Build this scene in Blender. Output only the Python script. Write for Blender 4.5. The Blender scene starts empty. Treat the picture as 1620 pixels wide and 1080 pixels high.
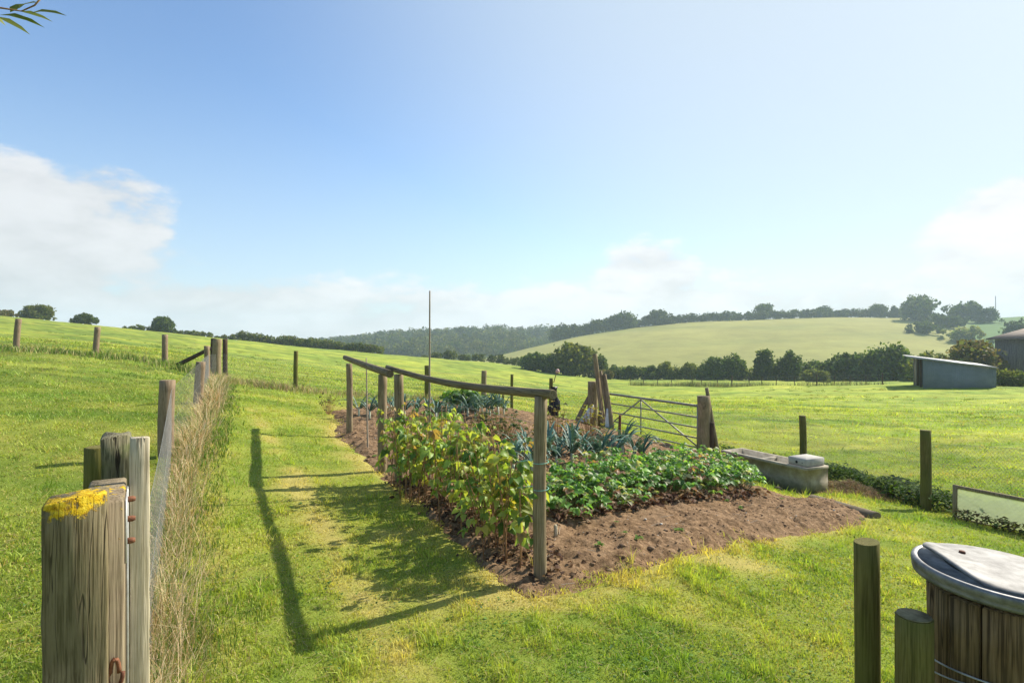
import bpy, math, random
import numpy as np
from mathutils import Vector, Matrix, Quaternion

random.seed(7)
rng = np.random.default_rng(7)
R = math.radians
scene = bpy.context.scene
COL = scene.collection

# ------------------------------------------------------------------ camera
EYE = 1.6
F_PX = 900.0                                   # focal length in 1620-wide photo pixels (20 mm on 36 mm)
cam = bpy.data.cameras.new('camera'); cam.lens = 20.0; cam.sensor_width = 36.0
cam.clip_start = 0.05; cam.clip_end = 6000
camo = bpy.data.objects.new('camera', cam); COL.objects.link(camo)
camo.location = (0, 0, EYE); camo.rotation_euler = (R(90), 0, 0)
scene.camera = camo

# ------------------------------------------------------------------ light
SUN_AZ, SUN_EL = R(57), R(38)                  # azimuth measured from +Y towards +X
sun_dir = Vector((math.sin(SUN_AZ) * math.cos(SUN_EL), math.cos(SUN_AZ) * math.cos(SUN_EL), math.sin(SUN_EL)))
sl = bpy.data.lights.new('sun', 'SUN'); sl.energy = 4.1; sl.angle = R(0.6); sl.color = (1.0, 0.93, 0.80)
slo = bpy.data.objects.new('sun', sl); COL.objects.link(slo); slo.location = (30, 20, 40)
slo.rotation_euler = sun_dir.to_track_quat('Z', 'Y').to_euler()

scene.view_settings.view_transform = 'Standard'; scene.view_settings.look = 'None'
scene.view_settings.gamma = 1.0; scene.view_settings.exposure = 1.08
scene.view_settings.use_curve_mapping = False
scene.render.engine = 'CYCLES'
scene.cycles.use_denoising = True
scene.cycles.max_bounces = 6; scene.cycles.transparent_max_bounces = 8; scene.cycles.volume_bounces = 1
scene.cycles.diffuse_bounces = 3; scene.cycles.glossy_bounces = 2

SKY_STRENGTH = 0.135
world = bpy.data.worlds.new('World'); scene.world = world; world.use_nodes = True
wn, wl = world.node_tree.nodes, world.node_tree.links
wn.clear()
def dirvec(u, v):
    d = Vector(((u - 810) / F_PX, 1.0, (540 - v) / F_PX)); d.normalize(); return d
def wnode(t, **k):
    n = wn.new(t)
    for a, b in k.items(): setattr(n, a, b)
    return n
def wmath(op, a, b=None, clamp=False):
    n = wn.new('ShaderNodeMath'); n.operation = op; n.use_clamp = clamp
    for i, x in enumerate((a, b)):
        if x is None: continue
        if isinstance(x, (int, float)): n.inputs[i].default_value = x
        else: wl.new(x, n.inputs[i])
    return n.outputs[0]
def wramp(val, a, b, lo=0.0, hi=1.0):
    n = wn.new('ShaderNodeMapRange'); n.interpolation_type = 'SMOOTHSTEP'
    wl.new(val, n.inputs[0])
    n.inputs[1].default_value = a; n.inputs[2].default_value = b; n.inputs[3].default_value = lo; n.inputs[4].default_value = hi
    return n.outputs[0]
tc = wnode('ShaderNodeTexCoord'); Dn = tc.outputs['Generated']
sky = wnode('ShaderNodeTexSky', sky_type='NISHITA', sun_disc=False, sun_elevation=SUN_EL, sun_rotation=SUN_AZ,
            altitude=50.0, air_density=1.0, dust_density=0.6, ozone_density=3.5)
def wdot(vec):
    n = wn.new('ShaderNodeVectorMath'); n.operation = 'DOT_PRODUCT'; wl.new(Dn, n.inputs[0]); n.inputs[1].default_value = vec
    return n.outputs['Value']
sep = wnode('ShaderNodeSeparateXYZ'); wl.new(Dn, sep.inputs[0])
mp = wnode('ShaderNodeMapping'); wl.new(Dn, mp.inputs[0]); mp.inputs['Scale'].default_value = (1, 1, 2.2)
def wnoise(scale, detail=6, rough=0.55, dist=0.0):
    n = wnode('ShaderNodeTexNoise'); wl.new(mp.outputs[0], n.inputs['Vector'])
    n.inputs['Scale'].default_value = scale; n.inputs['Detail'].default_value = detail
    n.inputs['Roughness'].default_value = rough; n.inputs['Distortion'].default_value = dist
    return n.outputs[0]
n1 = wnoise(5.0, 7, 0.55, 0.3); n2 = wnoise(2.2, 4, 0.5); n3 = wnoise(13.0, 6, 0.6)
nz = wmath('ADD', wmath('ADD', wmath('MULTIPLY', wmath('SUBTRACT', n3, 0.5), 1.25), wmath('MULTIPLY', wmath('SUBTRACT', n1, 0.5), 1.3)), wmath('MULTIPLY', wmath('SUBTRACT', n2, 0.5), 0.7))
# low bank of cloud along the skyline
band = wramp(sep.outputs[2], 0.19, 0.02)
band = wmath('SUBTRACT', wmath('MULTIPLY', band, 1.25), 0.62)
# the cloud to the west: two lobes
lob1 = wmath('SUBTRACT', wramp(wdot(dirvec(30, 400)), math.cos(R(9.5)), math.cos(R(3.0)), 0, 1.1), 0.5)
lob2 = wmath('SUBTRACT', wramp(wdot(dirvec(185, 345)), math.cos(R(6.5)), math.cos(R(2)), 0, 0.85), 0.5)
lob3 = wmath('SUBTRACT', wramp(wdot(dirvec(90, 500)), math.cos(R(16)), math.cos(R(4.0)), 0, 0.8), 0.5)
lob4 = wmath('SUBTRACT', wramp(wdot(dirvec(1020, 475)), math.cos(R(8)), math.cos(R(2)), 0, 1.1), 0.5)
lob5 = wmath('SUBTRACT', wramp(wdot(dirvec(1660, 430)), math.cos(R(11)), math.cos(R(3)), 0, 1.1), 0.5)
bias = band
for l in (lob1, lob2, lob3, lob4, lob5): bias = wmath('MAXIMUM', bias, l)
cover = wramp(wmath('ADD', bias, nz), -0.08, 0.32)
# thin bright veil round the sun
veil = wramp(wdot(tuple(sun_dir)), math.cos(R(72)), math.cos(R(18)), 0, 0.80)
low = wramp(sep.outputs[2], 0.42, -0.02, 0, 0.50)
veil = wmath('MAXIMUM', veil, low)
sunk = wdot(tuple(sun_dir))
def layer(base, fac, strength, tint):
    c_ = wnode('ShaderNodeVectorMath', operation='SCALE'); c_.inputs[0].default_value = tint; wl.new(strength, c_.inputs['Scale'])
    m_ = wnode('ShaderNodeMix', data_type='RGBA'); wl.new(fac, m_.inputs[0]); wl.new(base, m_.inputs[6]); wl.new(c_.outputs[0], m_.inputs[7]); return m_.outputs[2]
hs = wnode('ShaderNodeHueSaturation'); hs.inputs['Saturation'].default_value = 1.06; hs.inputs['Value'].default_value = 0.73; wl.new(sky.outputs[0], hs.inputs['Color'])
c1 = layer(hs.outputs[0], veil, wramp(sunk, math.cos(R(100)), math.cos(R(35)), 2.3, 3.1), (0.85, 0.955, 1.0))
shade = wramp(wmath('ADD', wmath('MULTIPLY', n1, 0.6), wmath('MULTIPLY', n3, 0.4)), 0.34, 0.62, 0.80, 1.10)
c2 = layer(c1, wmath('MULTIPLY', cover, 0.88), wmath('MULTIPLY', wramp(sunk, math.cos(R(115)), math.cos(R(50)), 2.5, 3.5), shade), (1.0, 0.985, 0.985))
bg = wnode('ShaderNodeBackground'); bg.inputs[1].default_value = SKY_STRENGTH
wl.new(c2, bg.inputs[0])
wo = wnode('ShaderNodeOutputWorld'); wl.new(bg.outputs[0], wo.inputs[0])

# ------------------------------------------------------------------ numeric helpers
def fade(t): return t * t * (3 - 2 * t)
_perm = rng.random((256, 256))
def vnoise(x, y):
    x = np.asarray(x, float); y = np.asarray(y, float)
    xi = np.floor(x).astype(int); yi = np.floor(y).astype(int); fx = fade(x - xi); fy = fade(y - yi)
    a = _perm[xi & 255, yi & 255]; b = _perm[(xi + 1) & 255, yi & 255]
    c = _perm[xi & 255, (yi + 1) & 255]; d = _perm[(xi + 1) & 255, (yi + 1) & 255]
    return (a * (1 - fx) + b * fx) * (1 - fy) + (c * (1 - fx) + d * fx) * fy
def fbm(x, y, o=4, g=0.5):
    s = 0; a = 1; t = 0
    for i in range(o):
        s = s + a * vnoise(x * 2 ** i + 17.3 * i, y * 2 ** i + 5.1 * i); t += a; a *= g
    return s / t
def sstep(a, b, x): return fade(np.clip((x - a) / (b - a), 0, 1))
def W(u, v, d): return np.array(((u - 810) / F_PX * d, d, EYE - (v - 540) / F_PX * d))

class TPS:
    """smooth ground surface through surveyed points, fitted over bearing and log distance"""
    def __init__(self, pts, base=3.0):
        self.b = base
        p = np.array(pts, float); X, Y, Z = p[:, 0], p[:, 1], p[:, 2]
        q, r = self._q(X, Y); self.q = q
        val = (Z - EYE) / (r + self.b)
        n = len(p); K = self._k(q, q) + np.eye(n) * 1e-4
        P = np.c_[np.ones(n), q]
        A = np.zeros((n + 3, n + 3)); A[:n, :n] = K; A[:n, n:] = P; A[n:, :n] = P.T
        self.w = np.linalg.solve(A, np.r_[val, 0, 0, 0])
    def _q(self, X, Y):
        r = np.hypot(X, Y); th = np.arctan2(X, Y + 2.0)
        return np.stack([th * 2.2, np.log(r + 2.0)], -1), r
    def _k(self, a, b):
        d2 = ((a[:, None, :] - b[None]) ** 2).sum(-1)
        return 0.5 * d2 * np.log(d2 + 1e-12)
    def __call__(self, X, Y):
        X = np.atleast_1d(np.asarray(X, float)); Y = np.atleast_1d(np.asarray(Y, float)); sh = X.shape
        X = X.ravel(); Y = Y.ravel(); out = np.empty(len(X))
        for i in range(0, len(X), 60000):
            q, r = self._q(X[i:i + 60000], Y[i:i + 60000])
            v = self._k(q, self.q) @ self.w[:-3] + self.w[-3] + q @ self.w[-2:]
            out[i:i + 60000] = v * (r + self.b) + EYE
        return out.reshape(sh)

near_pts = [(0, -3, 0), (-4, -3, .3), (4, -3, -.1), (-9, -2, .6), (9, -2, -.5), (0, 0, 0), (1.4, 1.6, -.02), (-1, 1.6, .05),
            (3, 2, -.12), (0, 3, 0), (-1.5, 3, .03), (-2.7, 3, .12), (-1.5, 6.5, .0), (-2.6, 6, .1), (-2.8, 9.4, .05), (.16, 3.84, 0), (-.7, 5, 0),
            (-3.94, 6.5, .27), (-5.85, 10.6, .42), (-8.6, 16, .43), (-9.3, 18, .4), (-1.23, 1.8, .05)]
for t in [(0, 700, 7), (26, 553, 20), (150, 562, 20), (261, 574, 20), (1380, 822, 6.7), (1100, 880, 4.5), (1250, 850, 5.5),
          (1190, 765, 8.2), (1330, 785, 8.3), (1275, 782, 8.7), (1140, 746, 10.1), (1113, 718, 12), (937, 672, 15),
          (1464, 808, 8), (1269, 738, 12), (1505, 818, 7.5), (1620, 850, 6.5), (1500, 850, 6.2),
          (468, 617, 16), (676, 632, 17), (766, 635, 18), (810, 648, 16), (874, 662, 15), (640, 640, 14), (550, 650, 12.5),
          (800, 650, 13.3), (1000, 700, 10.5), (960, 690, 11.5),
          (0, 500, 110), (200, 520, 120), (400, 541, 130), (600, 560, 140), (800, 576, 150), (880, 588, 150), (950, 597, 140),
          (1100, 600, 118), (1300, 604, 108), (1440, 605, 92), (1620, 612, 78), (1850, 616, 80), (-300, 480, 110), (-900, 440, 90),
          (0, 506, 160), (200, 527, 170), (400, 549, 180), (600, 567, 190), (800, 584, 200), (950, 603, 200), (1200, 606, 200), (1620, 610, 200), (-400, 490, 160), (2200, 615, 160),
          (1460, 614, 54), (1575, 614, 52), (1200, 640, 30), (1200, 672, 18), (1500, 650, 30), (1500, 700, 15), (1620, 740, 11),
          (800, 610, 50), (600, 590, 50), (400, 566, 50), (200, 542, 50), (0, 523, 50), (800, 592, 90), (950, 627, 50), (950, 607, 90), (1200, 613, 70),
          (1900, 700, 14), (2400, 640, 40), (-300, 560, 16), (-800, 560, 12)]:
    near_pts.append(tuple(W(*t)))
H = TPS(near_pts)

def far_surface(tab): return TPS([tuple(W(*t)) for t in tab])
HILL = far_surface([(700, 600, 260), (800, 604, 190), (1000, 606, 160), (1200, 610, 140), (1440, 610, 128), (1620, 606, 128), (1900, 606, 130),
                    (700, 585, 330), (800, 561, 345), (850, 549, 352), (900, 536, 360), (1000, 519, 385), (1100, 509, 405), (1200, 505, 420), (1300, 502, 420), (1440, 503, 420),
                    (1540, 506, 400), (1640, 500, 400), (1900, 480, 400),
                    (700, 592, 480), (800, 572, 520), (900, 552, 540), (1000, 533, 560), (1100, 522, 560), (1200, 518, 580), (1300, 515, 580), (1440, 516, 580), (1640, 512, 560), (1900, 500, 560),
                    (1200, 556, 250), (1440, 552, 240), (1000, 565, 250), (1640, 560, 230)])
WOOD = far_surface([(200, 600, 330), (400, 590, 340), (600, 582, 350), (800, 575, 370), (1000, 560, 600), (1200, 540, 640), (1500, 535, 640),
                    (200, 556, 520), (400, 548, 530), (520, 543, 540), (600, 540, 560), (700, 535, 580), (800, 530, 600), (900, 526, 640), (1000, 522, 680), (1200, 520, 720), (1500, 515, 720),
                    (200, 560, 900), (600, 550, 900), (1000, 545, 950), (1500, 540, 950)])

def G(u, v, fn=None, dmin=1.0, dmax=220.0):
    """where the sight line through a photo pixel meets the ground"""
    fn = fn or H
    ds = np.exp(np.linspace(math.log(dmin), math.log(dmax), 500))
    P = np.array([W(u, v, d) for d in ds]); h = fn(P[:, 0], P[:, 1])
    below = np.nonzero(P[:, 2] <= h)[0]
    if len(below) == 0: return P[-1]
    i = below[0]
    return np.array([P[i, 0], P[i, 1], h[i]])
def on(x, y, fn=None): return np.array((x, y, float((fn or H)(x, y)[0])))

# ------------------------------------------------------------------ mesh helpers
class MB:
    def __init__(self): self.v = []; self.f = []; self.c = []; self.n = 0
    def add(self, v, f, c=(1, 1, 1)):
        v = np.asarray(v, float).reshape(-1, 3)
        if len(v) == 0: return self
        c = np.asarray(c, float)
        if c.ndim == 1: c = np.tile(c, (len(v), 1))
        self.v.append(v); self.c.append(c)
        if isinstance(f, list) and isinstance(f[0], (list, tuple)): f = np.array(f)      # plain list of faces
        for g in (f if isinstance(f, list) else [f]):
            g = np.asarray(g, np.int64)
            if len(g): self.f.append(g + self.n)
        self.n += len(v); return self
    def mesh(self, name, mat, smooth=False):
        me = bpy.data.meshes.new(name)
        V = np.concatenate(self.v).astype(np.float32); C = np.concatenate(self.c)
        lt = np.concatenate([np.full(len(g), g.shape[1], np.int32) for g in self.f]); li = np.concatenate([g.ravel() for g in self.f]).astype(np.int32)
        me.vertices.add(len(V)); me.vertices.foreach_set('co', V.ravel())
        me.loops.add(len(li)); me.loops.foreach_set('vertex_index', li)
        me.polygons.add(len(lt)); ls = np.zeros(len(lt), np.int32); ls[1:] = np.cumsum(lt)[:-1]
        me.polygons.foreach_set('loop_start', ls)
        if smooth: me.polygons.foreach_set('use_smooth', np.ones(len(lt), bool))
        me.update(calc_edges=True); me.validate()
        at = me.color_attributes.new('Col', 'FLOAT_COLOR', 'POINT')
        at.data.foreach_set('color', np.c_[C, np.ones(len(C))].astype(np.float32).ravel())
        me.materials.append(mat); return me
    def build(self, name, mat, parent=None, loc=None, smooth=False):
        o = bpy.data.objects.new(name, self.mesh(name, mat, smooth)); COL.objects.link(o)
        if parent is not None: o.parent = parent
        if loc is not None: o.location = loc
        return o

def tag(o, label=None, cat=None, group=None, kind=None):
    if label: o['label'] = label
    if cat: o['category'] = cat
    if group: o['group'] = group
    if kind: o['kind'] = kind
    return o
def thing(name, label, cat, loc=(0, 0, 0), rz=0.0, group=None):
    o = bpy.data.objects.new(name, None); COL.objects.link(o); o.empty_display_size = 0.1
    o.location = [float(a) for a in loc]; o.rotation_euler = (0, 0, rz)
    return tag(o, label, cat, group)
def dup(o, loc, rz=0.0, scale=1.0, label=None, group=None):
    def cp(s, par):
        c = s.copy(); COL.objects.link(c)
        if par is not None: c.parent = par
        for ch in s.children: cp(ch, c)
        return c
    c = cp(o, None); c.location = [float(a) for a in loc]; c.rotation_euler = (0, 0, rz)
    c.scale = scale if hasattr(scale, '__len__') else (scale,) * 3
    if label: c['label'] = label
    if group: c['group'] = group
    return c

def loft(rings, cap=True):
    """quads between successive rings of equal point count, with fan caps"""
    rings = np.asarray(rings, float); m, k = rings.shape[:2]
    v = rings.reshape(-1, 3); f = []
    i = np.arange(k); j = (i + 1) % k
    for a in range(m - 1): f.append(np.stack([a * k + i, a * k + j, (a + 1) * k + j, (a + 1) * k + i], -1))
    faces = [np.concatenate(f)]
    if cap:
        c0, c1 = rings[0].mean(0), rings[-1].mean(0)
        v = np.r_[v, [c0, c1]]; n = m * k
        faces.append(np.r_[np.stack([j, i, np.full(k, n)], -1), np.stack([(m - 1) * k + i, (m - 1) * k + j, np.full(k, n + 1)], -1)])
    return v, faces
def ring(r, z, k=16, cx=0, cy=0, ph=0.0):
    a = np.arange(k) / k * 2 * math.pi + ph
    r = np.asarray(r)
    return np.stack([cx + r * np.cos(a), cy + r * np.sin(a), np.full(k, float(z))], -1)
def rectring(w, d, z, b=0.006, cx=0, cy=0):
    x, y = w / 2, d / 2
    p = [(x - b, -y), (x, -y + b), (x, y - b), (x - b, y), (-x + b, y), (-x, y - b), (-x, -y + b), (-x + b, -y)]
    return np.array([(cx + a, cy + c, z) for a, c in p])
def boxv(x0, x1, y0, y1, z0, z1, b=0.004):
    w, d = x1 - x0, y1 - y0; cx, cy = (x0 + x1) / 2, (y0 + y1) / 2
    b = min(b, w / 3, d / 3, (z1 - z0) / 3)
    return loft([rectring(w - 2 * b, d - 2 * b, z0, b * .5, cx, cy), rectring(w, d, z0 + b, b, cx, cy), rectring(w, d, z1 - b, b, cx, cy), rectring(w - 2 * b, d - 2 * b, z1, b * .5, cx, cy)])
def tube(pts, rad, k=8):
    pts = np.asarray(pts, float); n = len(pts); rad = np.broadcast_to(np.asarray(rad, float), (n,))
    T = np.gradient(pts, axis=0); T /= np.linalg.norm(T, axis=1)[:, None] + 1e-12
    ref = np.array((0, 0, 1.0)) if abs(T[0, 2]) < .8 else np.array((1.0, 0, 0))
    rings = []
    for p, t, r in zip(pts, T, rad):
        a = np.cross(t, ref); a /= np.linalg.norm(a); b = np.cross(t, a)
        an = np.arange(k) / k * 2 * math.pi
        rings.append(p + r * (np.cos(an)[:, None] * a + np.sin(an)[:, None] * b))
    return loft(rings)
def segs(Pa, Pb, r, k=3):
    """many straight wires at once"""
    Pa = np.asarray(Pa, float); Pb = np.asarray(Pb, float); n = len(Pa)
    t = Pb - Pa; t /= np.linalg.norm(t, axis=1)[:, None] + 1e-12
    ref = np.where(np.abs(t[:, 2:3]) < .8, np.array([[0, 0, 1.0]]), np.array([[1.0, 0, 0]]))
    a = np.cross(t, ref); a /= np.linalg.norm(a, axis=1)[:, None] + 1e-12; b = np.cross(t, a)
    r = np.broadcast_to(np.asarray(r, float), (n,))[:, None]
    vs = []
    for P in (Pa, Pb):
        for i in range(k):
            an = i / k * 2 * math.pi; vs.append(P + r * (math.cos(an) * a + math.sin(an) * b))
    v = np.stack(vs, 1).reshape(-1, 3); o = np.arange(n)[:, None] * 2 * k
    f = np.concatenate([o + np.array([[i, (i + 1) % k, k + (i + 1) % k, k + i]]) for i in range(k)])
    return v, f
def blades(base, h, w, az, lean, col, face=None, seg=2):
    """upright strips that narrow to a tip and lean over"""
    n = len(base); az = np.asarray(az); h = np.asarray(h); w = np.asarray(w); lean = np.asarray(lean)
    dx = np.stack([np.cos(az), np.sin(az), np.zeros(n)], -1)
    fa = az + (rng.random(n) - .5) * 3 if face is None else face
    sx = np.stack([-np.sin(fa), np.cos(fa), np.zeros(n)], -1) * (w / 2)[:, None]
    up = np.array([0, 0, 1.0])
    mid = base + dx * (h * lean * .28)[:, None] + up * (h * .58)[:, None]
    tip = base + dx * (h * lean)[:, None] + up * (h * np.sqrt(np.clip(1 - .45 * lean ** 2, .25, 1)))[:, None]
    if seg == 1:
        v = np.stack([base - sx, base + sx, tip], 1).reshape(-1, 3); o = np.arange(n)[:, None] * 3
        return v, o + np.array([[0, 1, 2]]), np.repeat(col, 3, 0)
    v = np.stack([base - sx, base + sx, mid + sx * .8, mid - sx * .8, tip], 1).reshape(-1, 3); o = np.arange(n)[:, None] * 5
    f = [o + np.array([[0, 1, 2, 3]]), o + np.array([[3, 2, 4]])]
    return v, f, np.repeat(col, 5, 0)
def unit(a): return a / (np.linalg.norm(a, axis=-1, keepdims=True) + 1e-12)
def leaves(p, d, nrm, L, w, col, fold=.25, droop=.25):
    """ovate leaves with a folded midrib"""
    n = len(p); d = unit(d); s = unit(np.cross(d, nrm)); nn = np.cross(s, d)
    L = np.broadcast_to(L, (n,))[:, None]; w = np.broadcast_to(w, (n,))[:, None]
    def pt(a, b, c): return p + d * L * a + s * w * b + nn * L * c
    v = np.stack([pt(0, 0, 0), pt(.38, 0, .02), pt(.75, 0, -droop * .4), pt(1, 0, -droop),
                  pt(.32, .5, fold * .5), pt(.7, .36, fold * .3 - droop * .3), pt(.32, -.5, fold * .5), pt(.7, -.36, fold * .3 - droop * .3)], 1).reshape(-1, 3)
    t = np.array([[0, 4, 1], [0, 1, 6], [1, 4, 5], [1, 5, 2], [6, 1, 2], [6, 2, 7], [2, 5, 3], [7, 2, 3]])
    f = (np.arange(n)[:, None, None] * 8 + t[None]).reshape(-1, 3)
    return v, f, np.repeat(col, 8, 0)
def flakes(p, d, s, L, w, col):
    """small four-cornered leaf clumps for distant crowns"""
    n = len(p); d = unit(d); s = unit(np.cross(d, s)); L = np.broadcast_to(L, (n,))[:, None]; w = np.broadcast_to(w, (n,))[:, None]
    v = np.stack([p - d * L * .5, p + s * w * .5, p + d * L * .5, p - s * w * .5], 1).reshape(-1, 3)
    return v, np.arange(n)[:, None] * 4 + np.array([[0, 1, 2, 3]]), np.repeat(col, 4, 0)
def mixcol(pal, n, jit=.15, w=None):
    pal = np.array(pal, float); i = rng.choice(len(pal), n, p=w); c = pal[i]
    return np.clip(c * (1 + (rng.random((n, 1)) - .5) * 2 * jit) * (1 + (rng.random((n, 3)) - .5) * jit * .6), 0, 1)

# ------------------------------------------------------------------ materials
class NT:
    def __init__(self, name):
        self.m = bpy.data.materials.new(name); self.m.use_nodes = True
        self.n = self.m.node_tree.nodes; self.l = self.m.node_tree.links
        self.b = self.n['Principled BSDF']; self.out = self.n['Material Output']
    def node(self, t, **k):
        x = self.n.new(t)
        for a, b in k.items(): setattr(x, a, b)
        return x
    def plug(self, sock, x):
        if isinstance(x, (int, float)): sock.default_value = x
        elif isinstance(x, (tuple, list)): sock.default_value = (*x, 1) if len(x) == 3 and sock.type == 'RGBA' else x
        else: self.l.new(x, sock)
    def coord(self, scale=(1, 1, 1), which='Object', rnd=False):
        t = self.node('ShaderNodeTexCoord'); m = self.node('ShaderNodeMapping'); m.inputs['Scale'].default_value = scale
        self.l.new(t.outputs[which], m.inputs[0])
        if rnd:
            oi = self.node('ShaderNodeObjectInfo'); mu = self.node('ShaderNodeVectorMath', operation='SCALE')
            mu.inputs[0].default_value = (37, 19, 11); self.l.new(oi.outputs['Random'], mu.inputs['Scale'])
            self.l.new(mu.outputs[0], m.inputs['Location'])
        return m.outputs[0]
    def noise(self, vec, scale, detail=4, rough=.55, dist=0.0):
        x = self.node('ShaderNodeTexNoise'); self.l.new(vec, x.inputs['Vector'])
        for k, v in (('Scale', scale), ('Detail', detail), ('Roughness', rough), ('Distortion', dist)): x.inputs[k].default_value = v
        return x.outputs[0]
    def ramp(self, fac, stops):
        x = self.node('ShaderNodeValToRGB'); self.l.new(fac, x.inputs[0]); e = x.color_ramp.elements
        while len(e) < len(stops): e.new(.5)
        for a, (p, c) in zip(e, stops):
            a.position = p; a.color = (*c, 1) if hasattr(c, '__len__') else (c, c, c, 1)
        return x.outputs[0]
    def mix(self, fac, a, b, mode='MIX'):
        x = self.node('ShaderNodeMix', data_type='RGBA', blend_type=mode)
        self.plug(x.inputs[0], fac); self.plug(x.inputs[6], a); self.plug(x.inputs[7], b); return x.outputs[2]
    def math(self, op, a, b=0.0, clamp=False):
        x = self.node('ShaderNodeMath', operation=op); x.use_clamp = clamp
        self.plug(x.inputs[0], a); self.plug(x.inputs[1], b); return x.outputs[0]
    def sm(self, val, a, b, lo=0.0, hi=1.0):
        x = self.node('ShaderNodeMapRange'); x.interpolation_type = 'SMOOTHSTEP'; self.l.new(val, x.inputs[0])
        for i, v in enumerate((a, b, lo, hi)): x.inputs[i + 1].default_value = v
        return x.outputs[0]
    def bump(self, h, strength=.5, dist=.01):
        x = self.node('ShaderNodeBump'); x.inputs['Strength'].default_value = strength; x.inputs['Distance'].default_value = dist
        self.l.new(h, x.inputs['Height']); self.l.new(x.outputs[0], self.b.inputs['Normal'])
    def base(self, c, rough=.8, spec=.25):
        self.plug(self.b.inputs['Base Color'], c); self.plug(self.b.inputs['Roughness'], rough)
        self.b.inputs['Specular IOR Level'].default_value = spec
    def attr(self, name='Col'):
        a = self.node('ShaderNodeVertexColor'); a.layer_name = name; return a.outputs[0]

def leaf_material(name, trans=.45, rough=.55, spec=.3, gain=1.0, trans_tint=(1.25, 1.15, .45)):
    t = NT(name); c = t.attr(); oi = t.node('ShaderNodeObjectInfo')
    g = t.math('MULTIPLY', t.math('ADD', .82, t.math('MULTIPLY', oi.outputs['Random'], .36)), gain)
    sc = t.node('ShaderNodeVectorMath', operation='SCALE'); t.l.new(c, sc.inputs[0]); t.l.new(g, sc.inputs['Scale'])
    t.base(sc.outputs[0], rough, spec)
    tr = t.node('ShaderNodeBsdfTranslucent'); tm = t.mix(1.0, sc.outputs[0], trans_tint, 'MULTIPLY'); t.l.new(tm, tr.inputs[0])
    mx = t.node('ShaderNodeMixShader'); mx.inputs[0].default_value = trans
    t.l.new(t.b.outputs[0], mx.inputs[1]); t.l.new(tr.outputs[0], mx.inputs[2]); t.l.new(mx.outputs[0], t.out.inputs[0])
    return t.m
def wood_material(name, c0, c1, c2, green=None, greenamt=.5, crack=.6, scale=1.0, lichen=None, rough=.85):
    """c0 dark grain, c1 body, c2 pale grain; lichen = (height, depth, amount)"""
    t = NT(name)
    v1 = t.coord((60 * scale, 60 * scale, 2.4 * scale), rnd=True); v2 = t.coord((210 * scale, 210 * scale, 5.0 * scale), rnd=True); v3 = t.coord((1, 1, 1), rnd=True)
    a = t.noise(v1, 1.0, 5, .6, .6); b = t.noise(v2, 1.0, 3, .6, .2); big = t.noise(v3, 5.0, 4, .6)
    col = t.ramp(a, [(.22, c0), (.5, c1), (.80, c2)])
    col = t.mix(t.math('MULTIPLY', t.sm(b, .38, .66), .5), col, c2)
    col = t.mix(t.math('MULTIPLY', t.sm(b, .52, .34), .7), col, c0)
    col = t.mix(t.math('MULTIPLY', t.sm(big, .35, .7), .35), col, c0)
    if green is not None:
        col = t.mix(t.math('MULTIPLY', t.sm(t.noise(v3, 3.0, 5, .65), .38, .62), greenamt), col, green)
    cn = t.noise(t.coord((22 * scale, 22 * scale, .9), rnd=True), 1.0, 3, .55, .3); ck = t.math('MULTIPLY', t.sm(t.math('ABSOLUTE', t.math('SUBTRACT', cn, .5)),   .016, .004), t.sm(t.noise(t.coord((9, 9, 1.3), rnd=True), 1.0, 2), .50, .62))
    rh = t.math('ADD', t.math('MULTIPLY', a, .6), t.math('MULTIPLY', b, .4)); rh = t.math('SUBTRACT', rh, t.math('MULTIPLY', ck, .9 * crack))
    if lichen:
        zt, dep, amt = lichen
        sx = t.node('ShaderNodeSeparateXYZ'); tcn = t.node('ShaderNodeTexCoord'); t.l.new(tcn.outputs['Object'], sx.inputs[0])
        zz = t.sm(sx.outputs[2], zt - dep, zt, 0, 1)
        ln = t.noise(t.coord((1, 1, .7)), 26, 6, .72); patch = t.noise(t.coord((1, 1, .45)), 9, 3, .5)
        lv = t.math('ADD', t.math('ADD', t.math('MULTIPLY', ln, .75), t.math('MULTIPLY', patch, .65)), t.math('MULTIPLY', zz, amt))
        lm = t.sm(lv, 1.12, 1.19)
        lc = t.ramp(t.noise(t.coord(), 60, 4, .7), [(.3, (.30, .15, .005)), (.5, (.56, .36, .012)), (.7, (.72, .55, .05))])
        col = t.mix(lm, col, lc); rh = t.math('ADD', rh, t.math('MULTIPLY', t.math('MULTIPLY', lm, t.noise(t.coord(), 90, 3, .7)), 1.2))
    col = t.mix(t.math('MULTIPLY', ck, crack), col, (.012, .009, .006))
    t.base(col, rough, .15); t.bump(rh, .7, .006)
    return t.m
def metal_material(name, c1, c2, rough=.5, metallic=.6, scale=14, bump=.1):
    t = NT(name); n = t.noise(t.coord(rnd=True), scale, 6, .65)
    t.base(t.ramp(n, [(.35, c1), (.65, c2)]), rough, .4); t.b.inputs['Metallic'].default_value = metallic
    t.bump(n, bump, .004); return t.m
def speckle_material(name, stops, scale=20, rough=.9, bump=.4, detail=8, bdist=.01):
    t = NT(name); n = t.noise(t.coord(rnd=True), scale, detail, .65); t.base(t.ramp(n, stops), rough, .15); t.bump(n, bump, bdist); return t.m

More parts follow.
